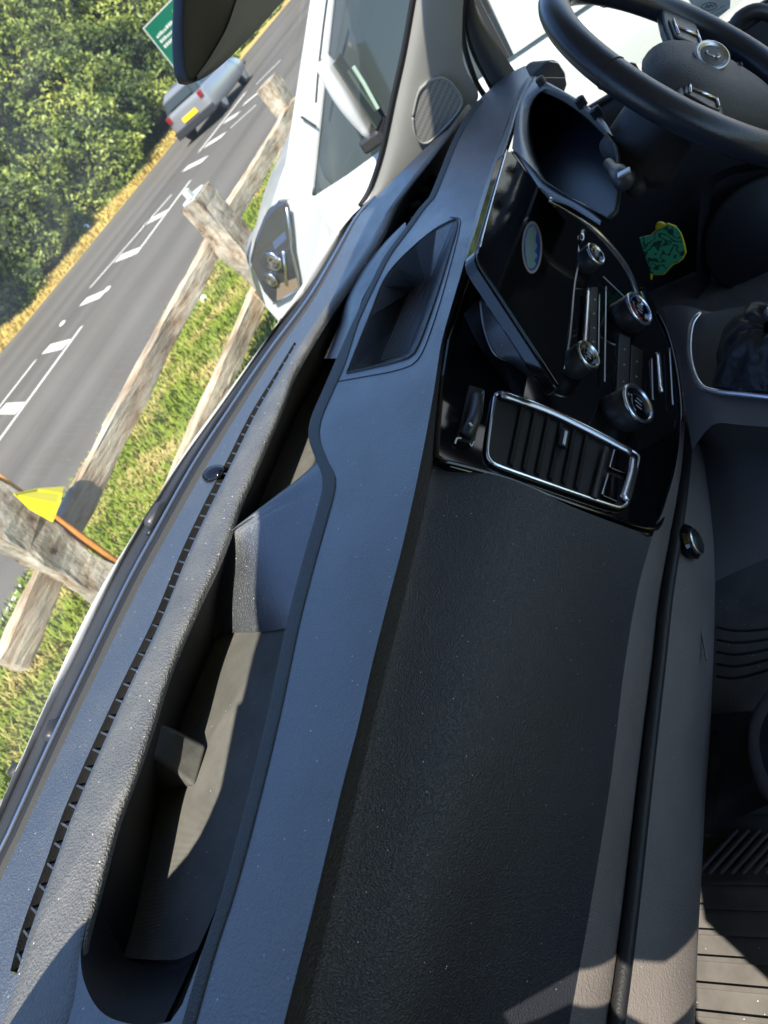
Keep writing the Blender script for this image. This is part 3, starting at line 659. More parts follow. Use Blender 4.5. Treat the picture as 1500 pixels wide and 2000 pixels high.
# second swelling under the recess housing, and a dark switch block beyond
q0 = [IZ(p, 1.24) for p in [(630, 700), (655, 640), (668, 590), (700, 545), (740, 500), (775, 465)]]; q1 = [IZ(p, 1.30) for p in [(652, 700), (672, 640), (680, 585), (705, 530), (745, 480), (790, 435)]]
q2 = [IZ(p, 1.305) for p in [(662, 700), (692, 640), (705, 590), (727, 547), (753, 497), (793, 443)]]
loft('recess_housing', [q0, q1, q2], M['pad'], dash, n=24, sub=5)
b = MB(); b.prism([IZ(p, 1.255) for p in [(762, 425), (780, 385), (830, 330), (858, 345), (838, 395), (800, 425)]], (0, 0, -.04)); b.build('windscreen_socket_panel', M['piano'], dash, bevel=.004)
b = MB()
for p in ((812, 400), (826, 372)): b = MB(); b.lathe(IZ(p, 1.258), (0, -.2, 1), [(.011, 0), (.011, .003), (.006, .004)], 16); b.build('socket_cap', M['knob'], dash, smooth=False)
# recess pocket
RZ = 1.235
rb_px = [(742, 707), (757, 650), (778, 592), (797, 572), (812, 560), (830, 548), (838, 542), (842, 541), (844, 545), (838, 570), (822, 620), (806, 660), (795, 686), (788, 694), (780, 697), (765, 700), (750, 705)]
recb = [IZ(p, RZ) for p in rb_px]
n = len(rec)
lp = [Vector((p.x, p.y, zp-.003)) for p in rec]
mesh('recess_pocket', rec+[a.lerp(b_, .0)+Vector((0, 0, -.003)) for a, b_ in zip(rec, recb)]+recb, [(i, (i+1) % n, n+(i+1) % n, n+i) for i in range(n)]+[(n+i, n+(i+1) % n, 2*n+(i+1) % n, 2*n+i) for i in range(n)]+[tuple(range(2*n, 3*n))], M['pad'], dash)
tb = MB(); tb.tube(curve([p+Vector((0, 0, .0005)) for p in rec+[rec[0]]], 80), .0016, 6); tb.build('recess_trim', M['lip'], dash, True)
b = MB()
for t in np.linspace(.1, .9, 6):
    a0 = recb[0].lerp(recb[14], t); a1 = recb[3].lerp(recb[8], t); b.tube([a0+Vector((0, 0, .001)), a1+Vector((0, 0, .001))], .0012, 6)
b.build('pocket_rib', M['pad'], dash)
# pad seam lines
def seamline(ps, r__=.0009, up=.0002, z=ZP, mat='seal'):
    b_ = MB(); b_.tube(curve([IZ(p, z)+Vector((0, 0, up)) for p in ps], 60), r__, 5); return b_.build('panel_seam', M[mat], dash)
seamline([(634, 760), (655, 747), (700, 738), (760, 727), (800, 715), (818, 700), (835, 665), (860, 590), (885, 500), (897, 450), (898, 428), (880, 425)])
# demister slot
loft('demister_slot', [S_l, [p+Vector((.002, -.004, -.03)) for p in S_l], [p+Vector((.0, .004, -.03)) for p in S_r], S_r], M['wall'], dash, n=60, sub=1, cross=False)
b = MB()
for i in range(46):
    t = (i+.5)/46; k = t*59; j = int(k); f_ = k-j
    a0 = S_l[j].lerp(S_l[min(59, j+1)], f_)+Vector((0, 0, -.006)); a1 = S_r[j].lerp(S_r[min(59, j+1)], f_)+Vector((0, 0, -.004))
    d = (a1-a0); c = (a0+a1)/2
    b.tube([a0-d*.1+Vector((.005, 0, .003)), a1+d*.1+Vector((0, 0, .003))], .0013, 5)
b.build('demister_fin', M['pad'], dash)
b = MB(); b.lathe(IZ((419, 926), ZP), (0, -.1, 1), [(.017, 0), (.015, .006), (.009, .010), (.003, .0115)], 24, 1.5); b.build('light_sensor', M['piano'], dash, True)
# foam strip, rubber seal and glass base
def off(ps, dx, dy): return [(x+dx, y+dy) for x, y in ps]
def offt(ps, dx, dy): return [(x+dx*min(1, max(.08, (y-330)/600)), y+dy*min(1, max(.08, (y-330)/600))) for x, y in ps]
f0 = [IZ(p, ZP) for p in Wn[:15]]; f1 = [IZ(p, 1.30) for p in offt(Wn[:15], -10, -6)]
loft('foam_seal', [f0, f1], M['foam'], van, n=60, sub=2)
f2 = [IZ(p, 1.285) for p in offt(Wn[:15], -30, -18)]; f3 = [IZ(p, 1.27) for p in offt(Wn[:15], -46, -26)]
loft('glass_edge_seal', [f1, f2, f3], M['seal'], van, n=60, sub=3)
b = MB(); b.tube(curve([IZ(p, 1.296) for p in offt(Wn[:15], -20, -12)], 60), .0035, 8); b.build('seal_bead', M['satin'], van, True)
# bonnet beyond the glass
bs = [(-90, 1800), (-40, 1690), (0, 1598), (30, 1538), (90, 1400), (150, 1262), (200, 1165), (250, 1083), (290, 1015), (340, 935), (430, 800), (500, 700), (556, 618), (600, 565), (650, 490)]
bs = [(-90, 1770), (-40, 1668), (-4, 1580), (26, 1520), (84, 1390), (142, 1255), (192, 1160), (245, 1078), (290, 1012), (345, 930), (430, 812), (496, 712), (550, 622), (600, 552), (650, 480)]
b0 = [IZ(p, 1.255) for p in bs]
loft('bonnet', [f3, b0, [p+Vector((.0, .5, -.28)) for p in b0], [p+Vector((0, .75, -.6)) for p in b0]], M['white'], van, n=50, sub=3)
# wipers
def wiper(arm, blade, knob, lab):
    r0 = MB(); r0.tube(curve([IZ(p, 1.275) for p in arm], 20), [.009]*10+[.006]*10, 8, .6)
    ro = r0.build('wiper_arm', M['seal'], van, True)
    r0 = MB(); r0.tube(curve([IZ(p, 1.29) for p in blade], 40), .0045, 8); r0.build('wiper_blade', M['frame'], ro, True)
    r0 = MB(); a_, b_ = IZ(knob[0], 1.29), IZ(knob[1], 1.29); r0.tube([a_, a_.lerp(b_, .15), a_.lerp(b_, .85), b_], [.008, .013, .013, .008], 12); r0.build('wiper_joint', M['knob'], ro, True)
wiper([(315, 1000), (350, 940), (400, 862), (440, 800), (470, 765), (500, 735)], [(290, 1045), (360, 925), (430, 815), (478, 755)], ((290, 1030), (322, 984)), 1)
wiper([(-30, 1740), (20, 1620), (70, 1500), (118, 1400), (180, 1270), (270, 1090)], [(-10, 1700), (60, 1530), (120, 1395), (190, 1255), (285, 1065)], ((98, 1450), (116, 1408)), 2)
b = MB(); b.lathe(IZ((40, 1508), 1.25), (0, 0, 1), [(.012, -.02), (.014, 0), (.008, .014)], 16); b.build('washer_jet', M['seal'], van, True)

# ---- fascia
CRZ = [(890, 2220), (910, 2100), (932, 2000), (975, 1800), (1022, 1580), (1075, 1300), (1097, 1180), (1115, 1080), (1130, 995)]
FB = [(1072, 2220), (1095, 2100), (1112, 2000), (1150, 1790), (1175, 1640), (1196, 1500), (1220, 1300), (1246, 1150), (1274, 1048)]
S0 = [(530, 2220), (560, 2100), (588, 2000), (620, 1870), (648, 1750), (678, 1620), (703, 1510), (728, 1405), (754, 1300), (780, 1200), (803, 1100), (828, 990), (848, 890)]
c0 = curve([IZ(p, 1.282) for p in S0], 70); c1 = curve([IZ(p, 1.09) for p in CRZ], 70); c2_ = curve([IZ(p, .955) for p in FB], 70)
up1 = [a.lerp(b_, .5)+Vector((0, -.007, .003)) for a, b_ in zip(c0, c1)]
fas = loft('fascia', [c0, [a.lerp(b_, .04)+Vector((0, .004, -.006)) for a, b_ in zip(c0, c1)], up1, c1, c2_], M['leather'], van, n=70, sub=6)
LS = [(1152, 2220), (1170, 2100), (1185, 2000), (1215, 1780), (1243, 1540), (1260, 1400), (1273, 1300), (1287, 1173), (1303, 1080), (1319, 987), (1330, 900), (1335, 820)]
FB2 = FB[:-1]+[(1274, 1048), (1300, 985), (1322, 900), (1331, 820)]
LR = [(1170, 2220), (1190, 2100), (1207, 2000), (1235, 1780), (1262, 1540), (1278, 1400), (1289, 1300), (1304, 1173), (1320, 1060), (1332, 960), (1340, 880), (1344, 800)]
LE = [(1352, 2220), (1355, 2100), (1357, 2000), (1362, 1850), (1370, 1700), (1377, 1560), (1385, 1450), (1390, 1350), (1394, 1230), (1395, 1140), (1391, 1050), (1380, 960), (1366, 870), (1352, 790)]
loft('glovebox_trim', [[IZ(p, .955) for p in FB2], [IZ(p, .885) for p in LS]], M['lower'], van, n=70, sub=4, bulge=.004)
lo1 = [IZ(p, .88) for p in LR]; lo2 = [IZ(p, .72) for p in LE]
pp = [a.lerp(b_, .5)+Vector((0, -.004, 0)) for a, b_ in zip(curve([IZ(p, .885) for p in LS], 70), curve(lo1, 70))]
b = MB(); b.tube(pp, .0075, 12); b.build('piping_strip', M['black'], van, True)
b = MB(); b.tube(curve([IZ((p[0]-4, p[1]), .887) for p in LS], 70), .0009, 6); b.build('stitch_seam', M['seal'], van)
cl1, cl2 = curve(lo1, 70), curve(lo2, 70)
lm = [a.lerp(b_, .5)+Vector((0, -.014, .006)) for a, b_ in zip(cl1, cl2)]
loft('lower_fascia', [cl1, lm, cl2, [p+Vector((0, .05, -.03)) for p in cl2], [p+Vector((0, .3, -.12)) for p in cl2]], M['lower'], van, n=70, sub=6)
b = MB(); b.tube(curve([IZ(p, .80)+Vector((0, -.0, 0)) for p in [(1307, 1146), (1330, 1160), (1348, 1180), (1362, 1205), (1372, 1245), (1380, 1290)]], 20), .0016, 6); b.build('trim_crease', M['lower'], van, True)
# push button under the dash
PLn = Plane(IZ((1310, 1060), .87), IZ((1380, 1060), .74), IZ((1330, 1250), .85))
b = MB(); c = PLn.at((1347, 1058), .02); b.lathe(c, PLn.n, [(.023, -.004), (.025, .002), (.021, .006), (.019, .004)], 28); bo = b.build('start_button', M['piano'], van)
b = MB(); b.lathe(PLn.at((1352, 1060), .02), PLn.n, [(.0185, .0), (.0185, .007), (.0165, .008), (.0165, .005)], 28); b.build('chrome_ring', M['chrome'], bo)
b = MB(); b.lathe(PLn.at((1352, 1060), .02), PLn.n, [(.016, .004), (.0155, .0075), (.001, .008)], 28); b.build('button_cap', M['knob'], bo, True)
b = MB(); b.prism([PLn.at(p, .001) for p in [(1346, 890), (1351, 905), (1352, 985), (1347, 975)]], -PLn.n*.01); b.build('slot_cover', M['piano'], van)

# ---- centre stack
BZ = Plane(IZ((848, 890), 1.283), IZ((1274, 1048), .955), IZ((908, 550), 1.283))
bez = [(848, 890), (852, 830), (862, 730), (873, 660), (890, 600), (908, 550), (940, 470), (985, 300), (1000, 290), (1066, 384), (1110, 402), (1150, 425), (1195, 465), (1230, 515), (1262, 560), (1285, 600), (1303, 640), (1318, 700), (1330, 760), (1333, 830), (1327, 900), (1316, 950), (1300, 1000), (1288, 1032), (1272, 1048), (1250, 1040), (1200, 1020), (1130, 995), (1060, 970), (1000, 948), (930, 926), (880, 912)]
b = MB(); b.prism([BZ.at(p, .004) for p in bez], -BZ.n*.05); stack = b.build('centre_panel', M['piano'], van, bevel=.006, seg=4)
def bar(ps, w_, mat, h=.006, name='trim', parent=None, flat=.6, plane=None):
    pl = plane or BZ
    b_ = MB(); b_.tube(curve([pl.at(p, h) for p in ps], max(8, 6*len(ps))), w_, 8, flat, up=pl.n); return b_.build(name, M[mat], parent or stack, True)
bar([(860, 899), (930, 917), (1000, 938), (1060, 962), (1130, 988), (1200, 1012), (1250, 1028), (1283, 1030), (1300, 990), (1318, 935), (1328, 880), (1331, 800), (1322, 720), (1306, 655), (1285, 610)], .0035, 'piano', .006, 'panel_edge')
ap = [(1072, 390), (1105, 407), (1150, 438), (1190, 478), (1222, 520), (1240, 562), (1249, 603)]
b = MB(); b.tube(curve([IZ(p, 1.292).lerp(BZ.at(p, .012), i/6) for i, p in enumerate(ap)], 40), .0058, 10, .7, up=BZ.n); b.build('arched_trim', M['chrome'], stack, True)
bar([(1254, 572), (1262, 595), (1271, 622)], .0035, 'chrome', .012, 'trim_bar')
bar([(1285, 690), (1291, 765)], .0042, 'chrome', .012, 'trim_bar')
bar([(1273, 700), (1275, 780)], .0014, 'satin', .010, 'trim_line'); bar([(1308, 680), (1314, 790)], .0014, 'satin', .010, 'trim_line')
# vent
VT = [(967, 773), (978, 767), (1000, 771), (1070, 799), (1150, 836), (1225, 876), (1246, 890), (1247, 900), (1240, 930), (1226, 980), (1214, 990), (1196, 988), (1130, 966), (1050, 938), (975, 911), (957, 900), (952, 885), (955, 850)]
vf = curve([BZ.at(p, .008) for p in VT+[VT[0]]], 120)
b = MB(); b.prism([BZ.at(p, .0055) for p in VT], -BZ.n*.001); vent = b.build('air_vent', M['wall'], van)
b = MB(); b.tube(vf, .0028, 8, 1.0, up=BZ.n); b.build('chrome_surround', M['chrome'], vent, True)
bar([(979, 771), (1070, 803), (1150, 841), (1232, 884)], .0058, 'satin', .012, 'surround_top', vent)
bar([(1237, 897), (1232, 930), (1218, 976)], .0075, 'chrome', .010, 'surround_side', vent)
for t in (.12, .235, .35, .465, .58, .69):
    a_ = Vector((990+ (1210-990)*t, 782+(880-782)*t)); c_ = Vector((966+(1190-966)*t, 898+(978-898)*t))
    p0, p1 = BZ.at(a_, .006), BZ.at(c_, .006); d = (p1-p0).normalized(); s = d.cross(BZ.n).normalized()
    b = MB(); b.prism([p0-s*.006, p1-s*.006, p1+s*.0005+BZ.n*.0035, p0+s*.0005+BZ.n*.0035], BZ.n*.0012); b.build('slat', M['frame'], vent)
bar([(1184, 874), (1160, 972)], .0042, 'knob', .012, 'slat_rail', vent)
bar([(1104, 842), (1099, 872)], .0065, 'knob', .014, 'vent_tab', vent); bar([(1106, 843), (1101, 868)], .0022, 'marking', .0195, 'tab_face', vent)
for a_, c_ in (((1200, 878), (1191, 912)), ((1188, 925), (1176, 965))): bar([a_, c_], .0013, 'satin', .012, 'button_edge', vent)
for q_ in ([(1204, 876), (1232, 893), (1222, 925), (1193, 914)], [(1190, 925), (1220, 938), (1206, 980), (1178, 968)]):
    b = MB(); b.prism([BZ.at(p, .012) for p in q_], -BZ.n*.006); b.build('vent_button', M['piano'], vent, bevel=.001)
# thumb wheel
b = MB(); b.prism([BZ.at(p, .006) for p in [(917, 752), (945, 760), (926, 868), (893, 858)]], -BZ.n*.003); tw = b.build('thumb_wheel_recess', M['wall'], van)
b = MB(); b.tube(curve([BZ.at(p, h) for p, h in [((930, 778), .004), ((930, 800), .012), ((922, 828), .015), ((908, 852), .006)]], 16), .0085, 14, 1.1, up=BZ.n); b.build('thumb_wheel', M['knob'], tw, True)
bar([(917, 826), (922, 832)], .0018, 'marking', .0255, 'wheel_mark', tw)
bar([(889, 866), (893, 856), (901, 856)], .0011, 'marking', .007, 'printed_mark', tw); bar([(918, 866), (921, 871), (926, 862)], .0008, 'marking', .007, 'printed_mark', tw)
bar([(935, 782), (945, 763), (943, 790)], .0009, 'satin', .007, 'printed_mark', tw)
# knobs
def knob(base, r0, L, name='rotary_knob', tint=None):
    KA = Vector((-.12, -1, .32)).normalized(); c_ = BZ.at(base, .0); b_ = MB(); b_.lathe(c_, KA, [(r0*1.04, 0), (r0, L*.2), (r0*.97, L*.96)], 36); k_ = b_.build(name, M['knob'], stack, True)
    b_ = MB(); b_.lathe(c_, KA, [(r0*.985, L*.92), (r0*1.01, L*.98), (r0*.95, L*1.05), (r0*.82, L*1.05), (r0*.8, L*.98)], 40); b_.build('chrome_ring', M['chrome'], k_, True)
    b_ = MB(); b_.lathe(c_, KA, [(r0*.8, L*.98), (r0*.3, L*1.0), (r0*.02, L*1.0)], 30); b_.build('knob_face', M['piano'], k_, True)
    a = KA.cross(Vector((1, 0, 0))).normalized(); s = KA.cross(a); top = c_+KA*(L*1.0+.0006)
    if tint:
        for i_, (mm, a0, a1) in enumerate((('red', -.3, 1.2), ('blue', 1.5, 4.4))):
            b_ = MB(); b_.tube([top+(s*math.cos(t)+a*math.sin(t))*r0*.7 for t in np.linspace(a0, a1, 12)], .0012, 6); b_.build('temperature_arc', M[mm], k_, True)
    b_ = MB()
    for i_ in (-1, 0, 1): b_.tube([top+s*i_*r0*.22-a*r0*.2, top+s*i_*r0*.22+a*r0*.25*(1-.4*abs(i_))], .0007, 5)
    b_.build('knob_symbol', M['marking'], k_)
knob((1108, 720), .0225, .040); knob((1132, 521), .0215, .036); knob((1204, 812), .0315, .038); knob((1214, 626), .031, .036, tint=1)
# button strips
def strip4(pts, mat, name, h=.009, parent=None, plane=None):
    b_ = MB(); b_.prism([(plane or BZ).at(p, h) for p in pts], -(plane or BZ).n*.006); return b_.build(name, M[mat], parent or stack, bevel=.001)
bar([(1150, 565), (1146, 630), (1141, 690)], .0046, 'chrome', .013, 'trim_bar')
bar([(1128, 475), (1131, 505), (1122, 560), (1115, 640), (1108, 690), (1101, 720)], .0016, 'satin', .013, 'trim_line')
bar([(1171, 575), (1169, 690)], .0012, 'satin', .012, 'trim_line'); bar([(1184, 560), (1181, 745)], .0014, 'satin', .012, 'trim_line')
bar([(1178, 540), (1225, 585)], .0012, 'satin', .011, 'trim_line')
strip4([(1155, 560), (1168, 560), (1165, 700), (1150, 700)], 'knob', 'button_row')
strip4([(1210, 650), (1232, 660), (1228, 765), (1204, 765)], 'knob', 'button_row'); strip4([(1234, 672), (1256, 685), (1252, 775), (1230, 768)], 'knob', 'button_row')
b = MB()
for p in [(1162, 585), (1160, 612), (1160, 640), (1159, 667), (1220, 682), (1219, 712), (1218, 745), (1244, 706), (1243, 735), (1240, 760)]:
    q_ = BZ.at(p, .0096); a = BZ.n.cross(Vector((1, 0, 0))).normalized(); s = BZ.n.cross(a)
    b.tube([q_-s*.002, q_+s*.002], .0005, 4); b.tube([q_-a*.002, q_+a*.0015+s*.001], .0005, 4)
b.build('button_symbol', M['marking'], stack)
b = MB(); q_ = BZ.at((1331, 770), .004); b.lathe(q_, BZ.n, [(.004, 0), (.003, .002)], 10)
b.build('warning_mark', M['red'], stack)
b = MB(); b.tube([BZ.at(p, .010) for p in [(1140, 452), (1136, 470)]], .004, 10); b.build('chrome_pip', M['chrome'], stack, True)
b = MB(); b.tube(curve([BZ.at(p, .004) for p in [(938, 590), (945, 640), (965, 690), (1000, 710), (1028, 730)]], 24), .0018, 6); b.build('cowl_edge', M['satin'], stack, True)
loft('screen_cowl', [[BZ.at(p, .004) for p in [(938, 580), (945, 640), (965, 690), (1000, 712), (1030, 735)]], [BZ.at(p, .03) for p in [(940, 560), (965, 610), (1000, 660), (1030, 700), (1060, 745)]]], M['pad'], stack, n=20, sub=3)
# touchscreen
TLp, TRp, BRp, BLp = (929, 505), (992, 289), (1132, 466), (1097, 762)
SCp = Plane(IY(TLp, .385), IY(TRp, .365), IY(BLp, .335))
def rnd(pts, r_=.12, k=5):
    out = []; n_ = len(pts)
    for i in range(n_):
        p0, p1, p2 = Vector(pts[i-1]), Vector(pts[i]), Vector(pts[(i+1) % n_])
        a = p1.lerp(p0, r_); c_ = p1.lerp(p2, r_)
        for t in range(k+1):
            u = t/k; out.append(a.lerp(p1, u).lerp(p1.lerp(c_, u), u))
    return out
so_ = rnd([SCp.at(p) for p in (TLp, TRp, BRp, BLp)], .07)
b = MB(); b.prism(so_, -SCp.n*.004); scn = b.build('touchscreen', M['screen'], van, bevel=.0012)
cen = sum(so_, Vector())/len(so_)
bk = [cen+(p-cen)*1.015-SCp.n*.004 for p in so_]; bk2 = [cen+(p-cen)*1.02-SCp.n*.02 for p in so_]; bk3 = [cen+(p-cen)*.85-SCp.n*.035 for p in so_]
n = len(so_)
mesh('screen_housing', bk+bk2+bk3, [tuple(range(n))]+[(i, (i+1) % n, n+(i+1) % n, n+i) for i in range(n)]+[(n+i, n+(i+1) % n, 2*n+(i+1) % n, 2*n+i) for i in range(n)]+[tuple(range(2*n, 3*n))[::-1]], M['piano'], scn, bevel=.003, seg=3)
bar([(990, 293), (960, 400), (938, 482)], .0012, 'chrome', .001, 'bright_edge', scn, plane=SCp)
def ell(c_, a, b_, h, n_=40, pl=SCp): return [pl.at((c_[0]+a*math.cos(t), c_[1]+b_*math.sin(t)), h) for t in np.linspace(0, 2*math.pi, n_, endpoint=False)]
EC = (1039.5, 483)
for nm, a, b2, h, mt in (('oval_rim', 19.5, 51, .0008, 'rim'), ('oval_field', 16, 45, .0014, 'oval')):
    b = MB(); b.prism(ell(EC, a, b2, h), -SCp.n*.0006); b.build(nm, M[mt], scn)
wv = [(1033, 445), (1043, 440), (1049, 452), (1045, 470), (1050, 480), (1044, 490), (1050, 500), (1043, 508), (1048, 516), (1040, 525), (1031, 522), (1027, 500), (1026, 470)]
b = MB(); b.prism([SCp.at(p, .002) for p in wv], -SCp.n*.0006); b.build('oval_wave', M['pale'], scn)

# ---- instrument binnacle
bo_ = [(1000, 290), (1005, 250), (1012, 200), (1025, 165), (1045, 152), (1068, 160), (1105, 180), (1143, 203), (1165, 222), (1183, 240), (1197, 266)]
bi = [(1072, 362), (1050, 330), (1034, 293), (1029, 253), (1033, 217), (1047, 185), (1062, 181), (1100, 197), (1143, 227), (1165, 248), (1181, 264)]
bi = [(1060, 350), (1048, 328), (1034, 293), (1029, 253), (1033, 217), (1047, 185), (1062, 181), (1100, 197), (1143, 227), (1165, 248), (1181, 264)]
o1 = [IZ(p, 1.315) for p in bo_]; i1 = [IZ(p, 1.30) for p in bi]
om = [a.lerp(b_, .5)+Vector((0, 0, .006)) for a, b_ in zip(curve(o1, 40), curve(i1, 40))]
M['hood'] = pm('hood_lit_grey', (.1, .105, .105), .5, bump=('grain', 500, .0004), sheen=(.4, 1.7))  # light caught on the hood and frame edges is put into this grey
loft('binnacle_hood', [curve(o1, 40), om, curve(i1, 40)], M['hood'], dash, n=40, sub=4)
loft('binnacle_frame', [[IZ(p, 1.29) for p in [(1000, 290), (1035, 340), (1068, 385), (1110, 402), (1140, 420), (1172, 440)]], [IZ(p, 1.285) for p in [(1022, 290), (1045, 330), (1073, 363), (1117, 387), (1148, 402), (1176, 436)]]], M['hood'], dash, n=30, sub=3, bulge=.005)
loft('edge_highlight', [[IZ(p, 1.312) for p in [(1030, 150), (1008, 190), (990, 245), (966, 310), (940, 385), (921, 450), (908, 510)]], [IZ(p, 1.318) for p in [(1040, 152), (1014, 200), (997, 255), (973, 325), (949, 395), (930, 460), (917, 515)]], [IZ(p, 1.30) for p in [(1046, 156), (1018, 215), (1001, 270), (979, 335), (955, 405), (935, 470), (920, 525)]]], M['hood'], dash, n=40, sub=4)  # lighter strip modelled for the highlight along the dash edge
deep = [p+Vector((.06, .10, -.16)) for p in i1]
full = bi+[(1200, 290), (1205, 350), (1195, 420), (1165, 412), (1117, 387)]
f3_ = [IZ(p, 1.303) for p in full]; fd = [p+Vector((.0, .03, -.06)) for p in f3_]
fd = [IZ((p[0]+14*max(0, (1120-p[0])/90), p[1]+4), 1.2) for p in full]
f3_ = [IZ(p, 1.296) for p in full]; cxp = sum(p[0] for p in full)/len(full); cyp = sum(p[1] for p in full)/len(full)
sk = [IZ((cxp+(p[0]-cxp)*1.1, cyp+(p[1]-cyp)*1.06), 1.285) for p in full]
loft('instrument_recess', [sk+[sk[0]], f3_+[f3_[0]], fd+[fd[0]]], M['dark'], dash, n=60, sub=2)
fdc = [p+Vector((0, 0, .001)) for p in curve(fd+[fd[0]], 60)[:-1]]; ccn = sum(fdc, Vector())/len(fdc); fdc = [ccn+(p-ccn)*1.03 for p in fdc]
mesh('instrument_display', fdc, [tuple(range(len(fdc)))], pm('display_dark', (.014, .018, .028), .3), dash)
b = MB()
for p in ((1055, 157), (1133, 197), (1163, 217)): b = MB(); b.lathe(IZ(p, 1.325), (0, .1, 1), [(.008, -.01), (.008, .004), (.005, .006)], 12); b.build('hood_clip', M['black'], dash)

# ---- steering wheel
KW = 1.13
WC = CAM+Vector((1.023, .030, -.376))*KW; WN = Vector((0, -math.cos(.6455), math.sin(.6455))); RW = .185*KW
wa = Vector((1, 0, 0)); wb = WN.cross(wa)                                  # wb: towards the wheel's top
if wb.z < 0: wb = -wb
def WP(u, v, h=0): return WC + wa*u + wb*v + WN*h
sw = empty('steering_column_group', (0, 0, 0)); bpy.data.objects.remove(sw)
vs = []; fs = []; n1, n2 = 96, 20
for i in range(n1):
    t = 2*math.pi*i/n1; ce = math.cos(t); se = math.sin(t); rr = RW*(1 if se > -.6 else 1-.06*(abs(se)-.6)/.4)
    for j in range(n2):
        p = 2*math.pi*j/n2; q_ = rr+.0225*math.cos(p)*(1+.06*math.sin(3*t)); vs.append(WP(q_*ce, q_*se, .0185*math.sin(p)))
for i in range(n1):
    for j in range(n2): fs.append((i*n2+j, ((i+1) % n1)*n2+j, ((i+1) % n1)*n2+(j+1) % n2, i*n2+(j+1) % n2))
wheel = mesh('steering_wheel', vs, fs, M['leath_w'], van, True)
for t in (R(38), R(142)):                                                  # stitched joints
    b = MB(); b.tube([WP((RW+.0232*math.cos(p))*math.cos(t), (RW+.0232*math.cos(p))*math.sin(t), .019*math.sin(p)) for p in np.linspace(0, 6.2832, 20)], .0008, 5); b.build('rim_seam', M['seal'], wheel)
HU = (-.030, .002)
def dome(name, outline, h0, h1, mat, parent, rings=8):
    cx = sum(u for u, v in outline)/len(outline); cy = sum(v for u, v in outline)/len(outline); vs = []; n_ = len(outline)
    for r__ in range(rings):
        s = math.cos(r__/rings*math.pi/2)**.55; hh = h0+(h1-h0)*math.sin(r__/rings*math.pi/2)
        vs += [WP(cx+(u-cx)*s, cy+(v-cy)*s, hh) for u, v in outline]
    vs.append(WP(cx, cy, h1)); fs = []; vs = [v+wa*HU[0]+wb*HU[1] for v in vs]
    for r__ in range(rings-1):
        for i in range(n_): fs.append((r__*n_+i, r__*n_+(i+1) % n_, (r__+1)*n_+(i+1) % n_, (r__+1)*n_+i))
    fs += [((rings-1)*n_+i, (rings-1)*n_+(i+1) % n_, len(vs)-1) for i in range(n_)]
    return mesh(name, vs, fs, mat, parent, True)
def co(pts, n_=48): return [(p.x, p.y) for p in curve([Vector((x, y, 0)) for x, y in pts+[pts[0]]], n_+1)[:-1]]
ab = dome('airbag_cover', co([(0, .066), (-.06, .056), (-.096, .01), (-.09, -.045), (-.056, -.11), (-.03, -.135), (.03, -.135), (.056, -.11), (.09, -.045), (.096, .01), (.06, .056)]), -.02, .022, M['airbag'], wheel)
BN = (WN+(CAM-WC).normalized()*.5).normalized(); BC = WP(HU[0]-.004, HU[1]-.008, .021)
b = MB(); b.lathe(BC, BN, [(.0225, 0), (.024, .008), (.021, .0095), (.0205, .007)], 32); b.build('badge_ring', M['satin'], ab, True)
b = MB(); b.lathe(BC, BN, [(.02, .006), (.015, .0075), (.001, .008)], 32); b.build('badge_disc', M['console'], ab, True)
rgx = random.Random(5)
b = MB()
for i in range(4):
    a0 = i*1.57+.4; b.tube([BC+BN*.0085+wa*.010*math.cos(a0+t)+BN.cross(wa).normalized()*.009*math.sin(a0+t) for t in (0, .5, 1.0, 1.3)], .0016, 6)
b.build('badge_relief', M['satin'], ab, True)
b = MB(); b.tube([WP(-.006, -.058, .0232), WP(.006, -.058, .0232)], .0008, 5); b.tube([WP(-.004, -.052, .0222), WP(-.002, -.054, .0222), WP(-.004, -.056, .0222)], .0007, 5); b.tube([WP(.0, -.052, .0222), WP(.004, -.052, .0222)], .0007, 5); b.tube([WP(.0, -.056, .0222), WP(.004, -.055, .0222)], .0007, 5)
b.build('horn_mark', M['seal'], ab)
for s in (-1, 1):
    b = MB(); b.prism([WP(s*.06, .025, -.018), WP(s*.12, .035, -.014), WP(s*(RW-.01), .04, -.01), WP(s*(RW-.008), -.02, -.01), WP(s*.12, -.03, -.014), WP(s*.055, -.04, -.018)], WN*.016); sp = b.build('spoke', M['frame'], wheel, bevel=.005, seg=3)
    b = MB(); b.prism([WP(s*.085, .022, -.001), WP(s*.14, .03, .001), WP(s*.15, .0, .001), WP(s*.145, -.02, .0), WP(s*.085, -.022, -.001)], WN*.005); b.build('spoke_buttons', M['knob'], sp, bevel=.002)
    b = MB(); b.tube([WP(s*.09, .018, .006), WP(s*.138, .024, .008)], .0018, 6); b.tube([WP(s*.118, .018, .0065), WP(s*.118, -.015, .0065)], .0022, 6); b.tube([WP(s*.095, -.018, .006), WP(s*.14, -.016, .007)], .0018, 6); b.build('chrome_accent', M['chrome'], sp, True)
b = MB(); b.prism([WP(-.03, -.08, -.02), WP(.03, -.08, -.02), WP(.022, -RW+.01, -.012), WP(-.022, -RW+.01, -.012)], WN*.014); b.build('spoke', M['satin'], wheel, bevel=.004)
b = MB(); b.prism([WP(-.022, -.09, .0), WP(.022, -.09, .0), WP(.017, -RW+.02, .003), WP(-.017, -RW+.02, .003)], WN*.004); b.build('spoke_insert', M['frame'], wheel, bevel=.002)
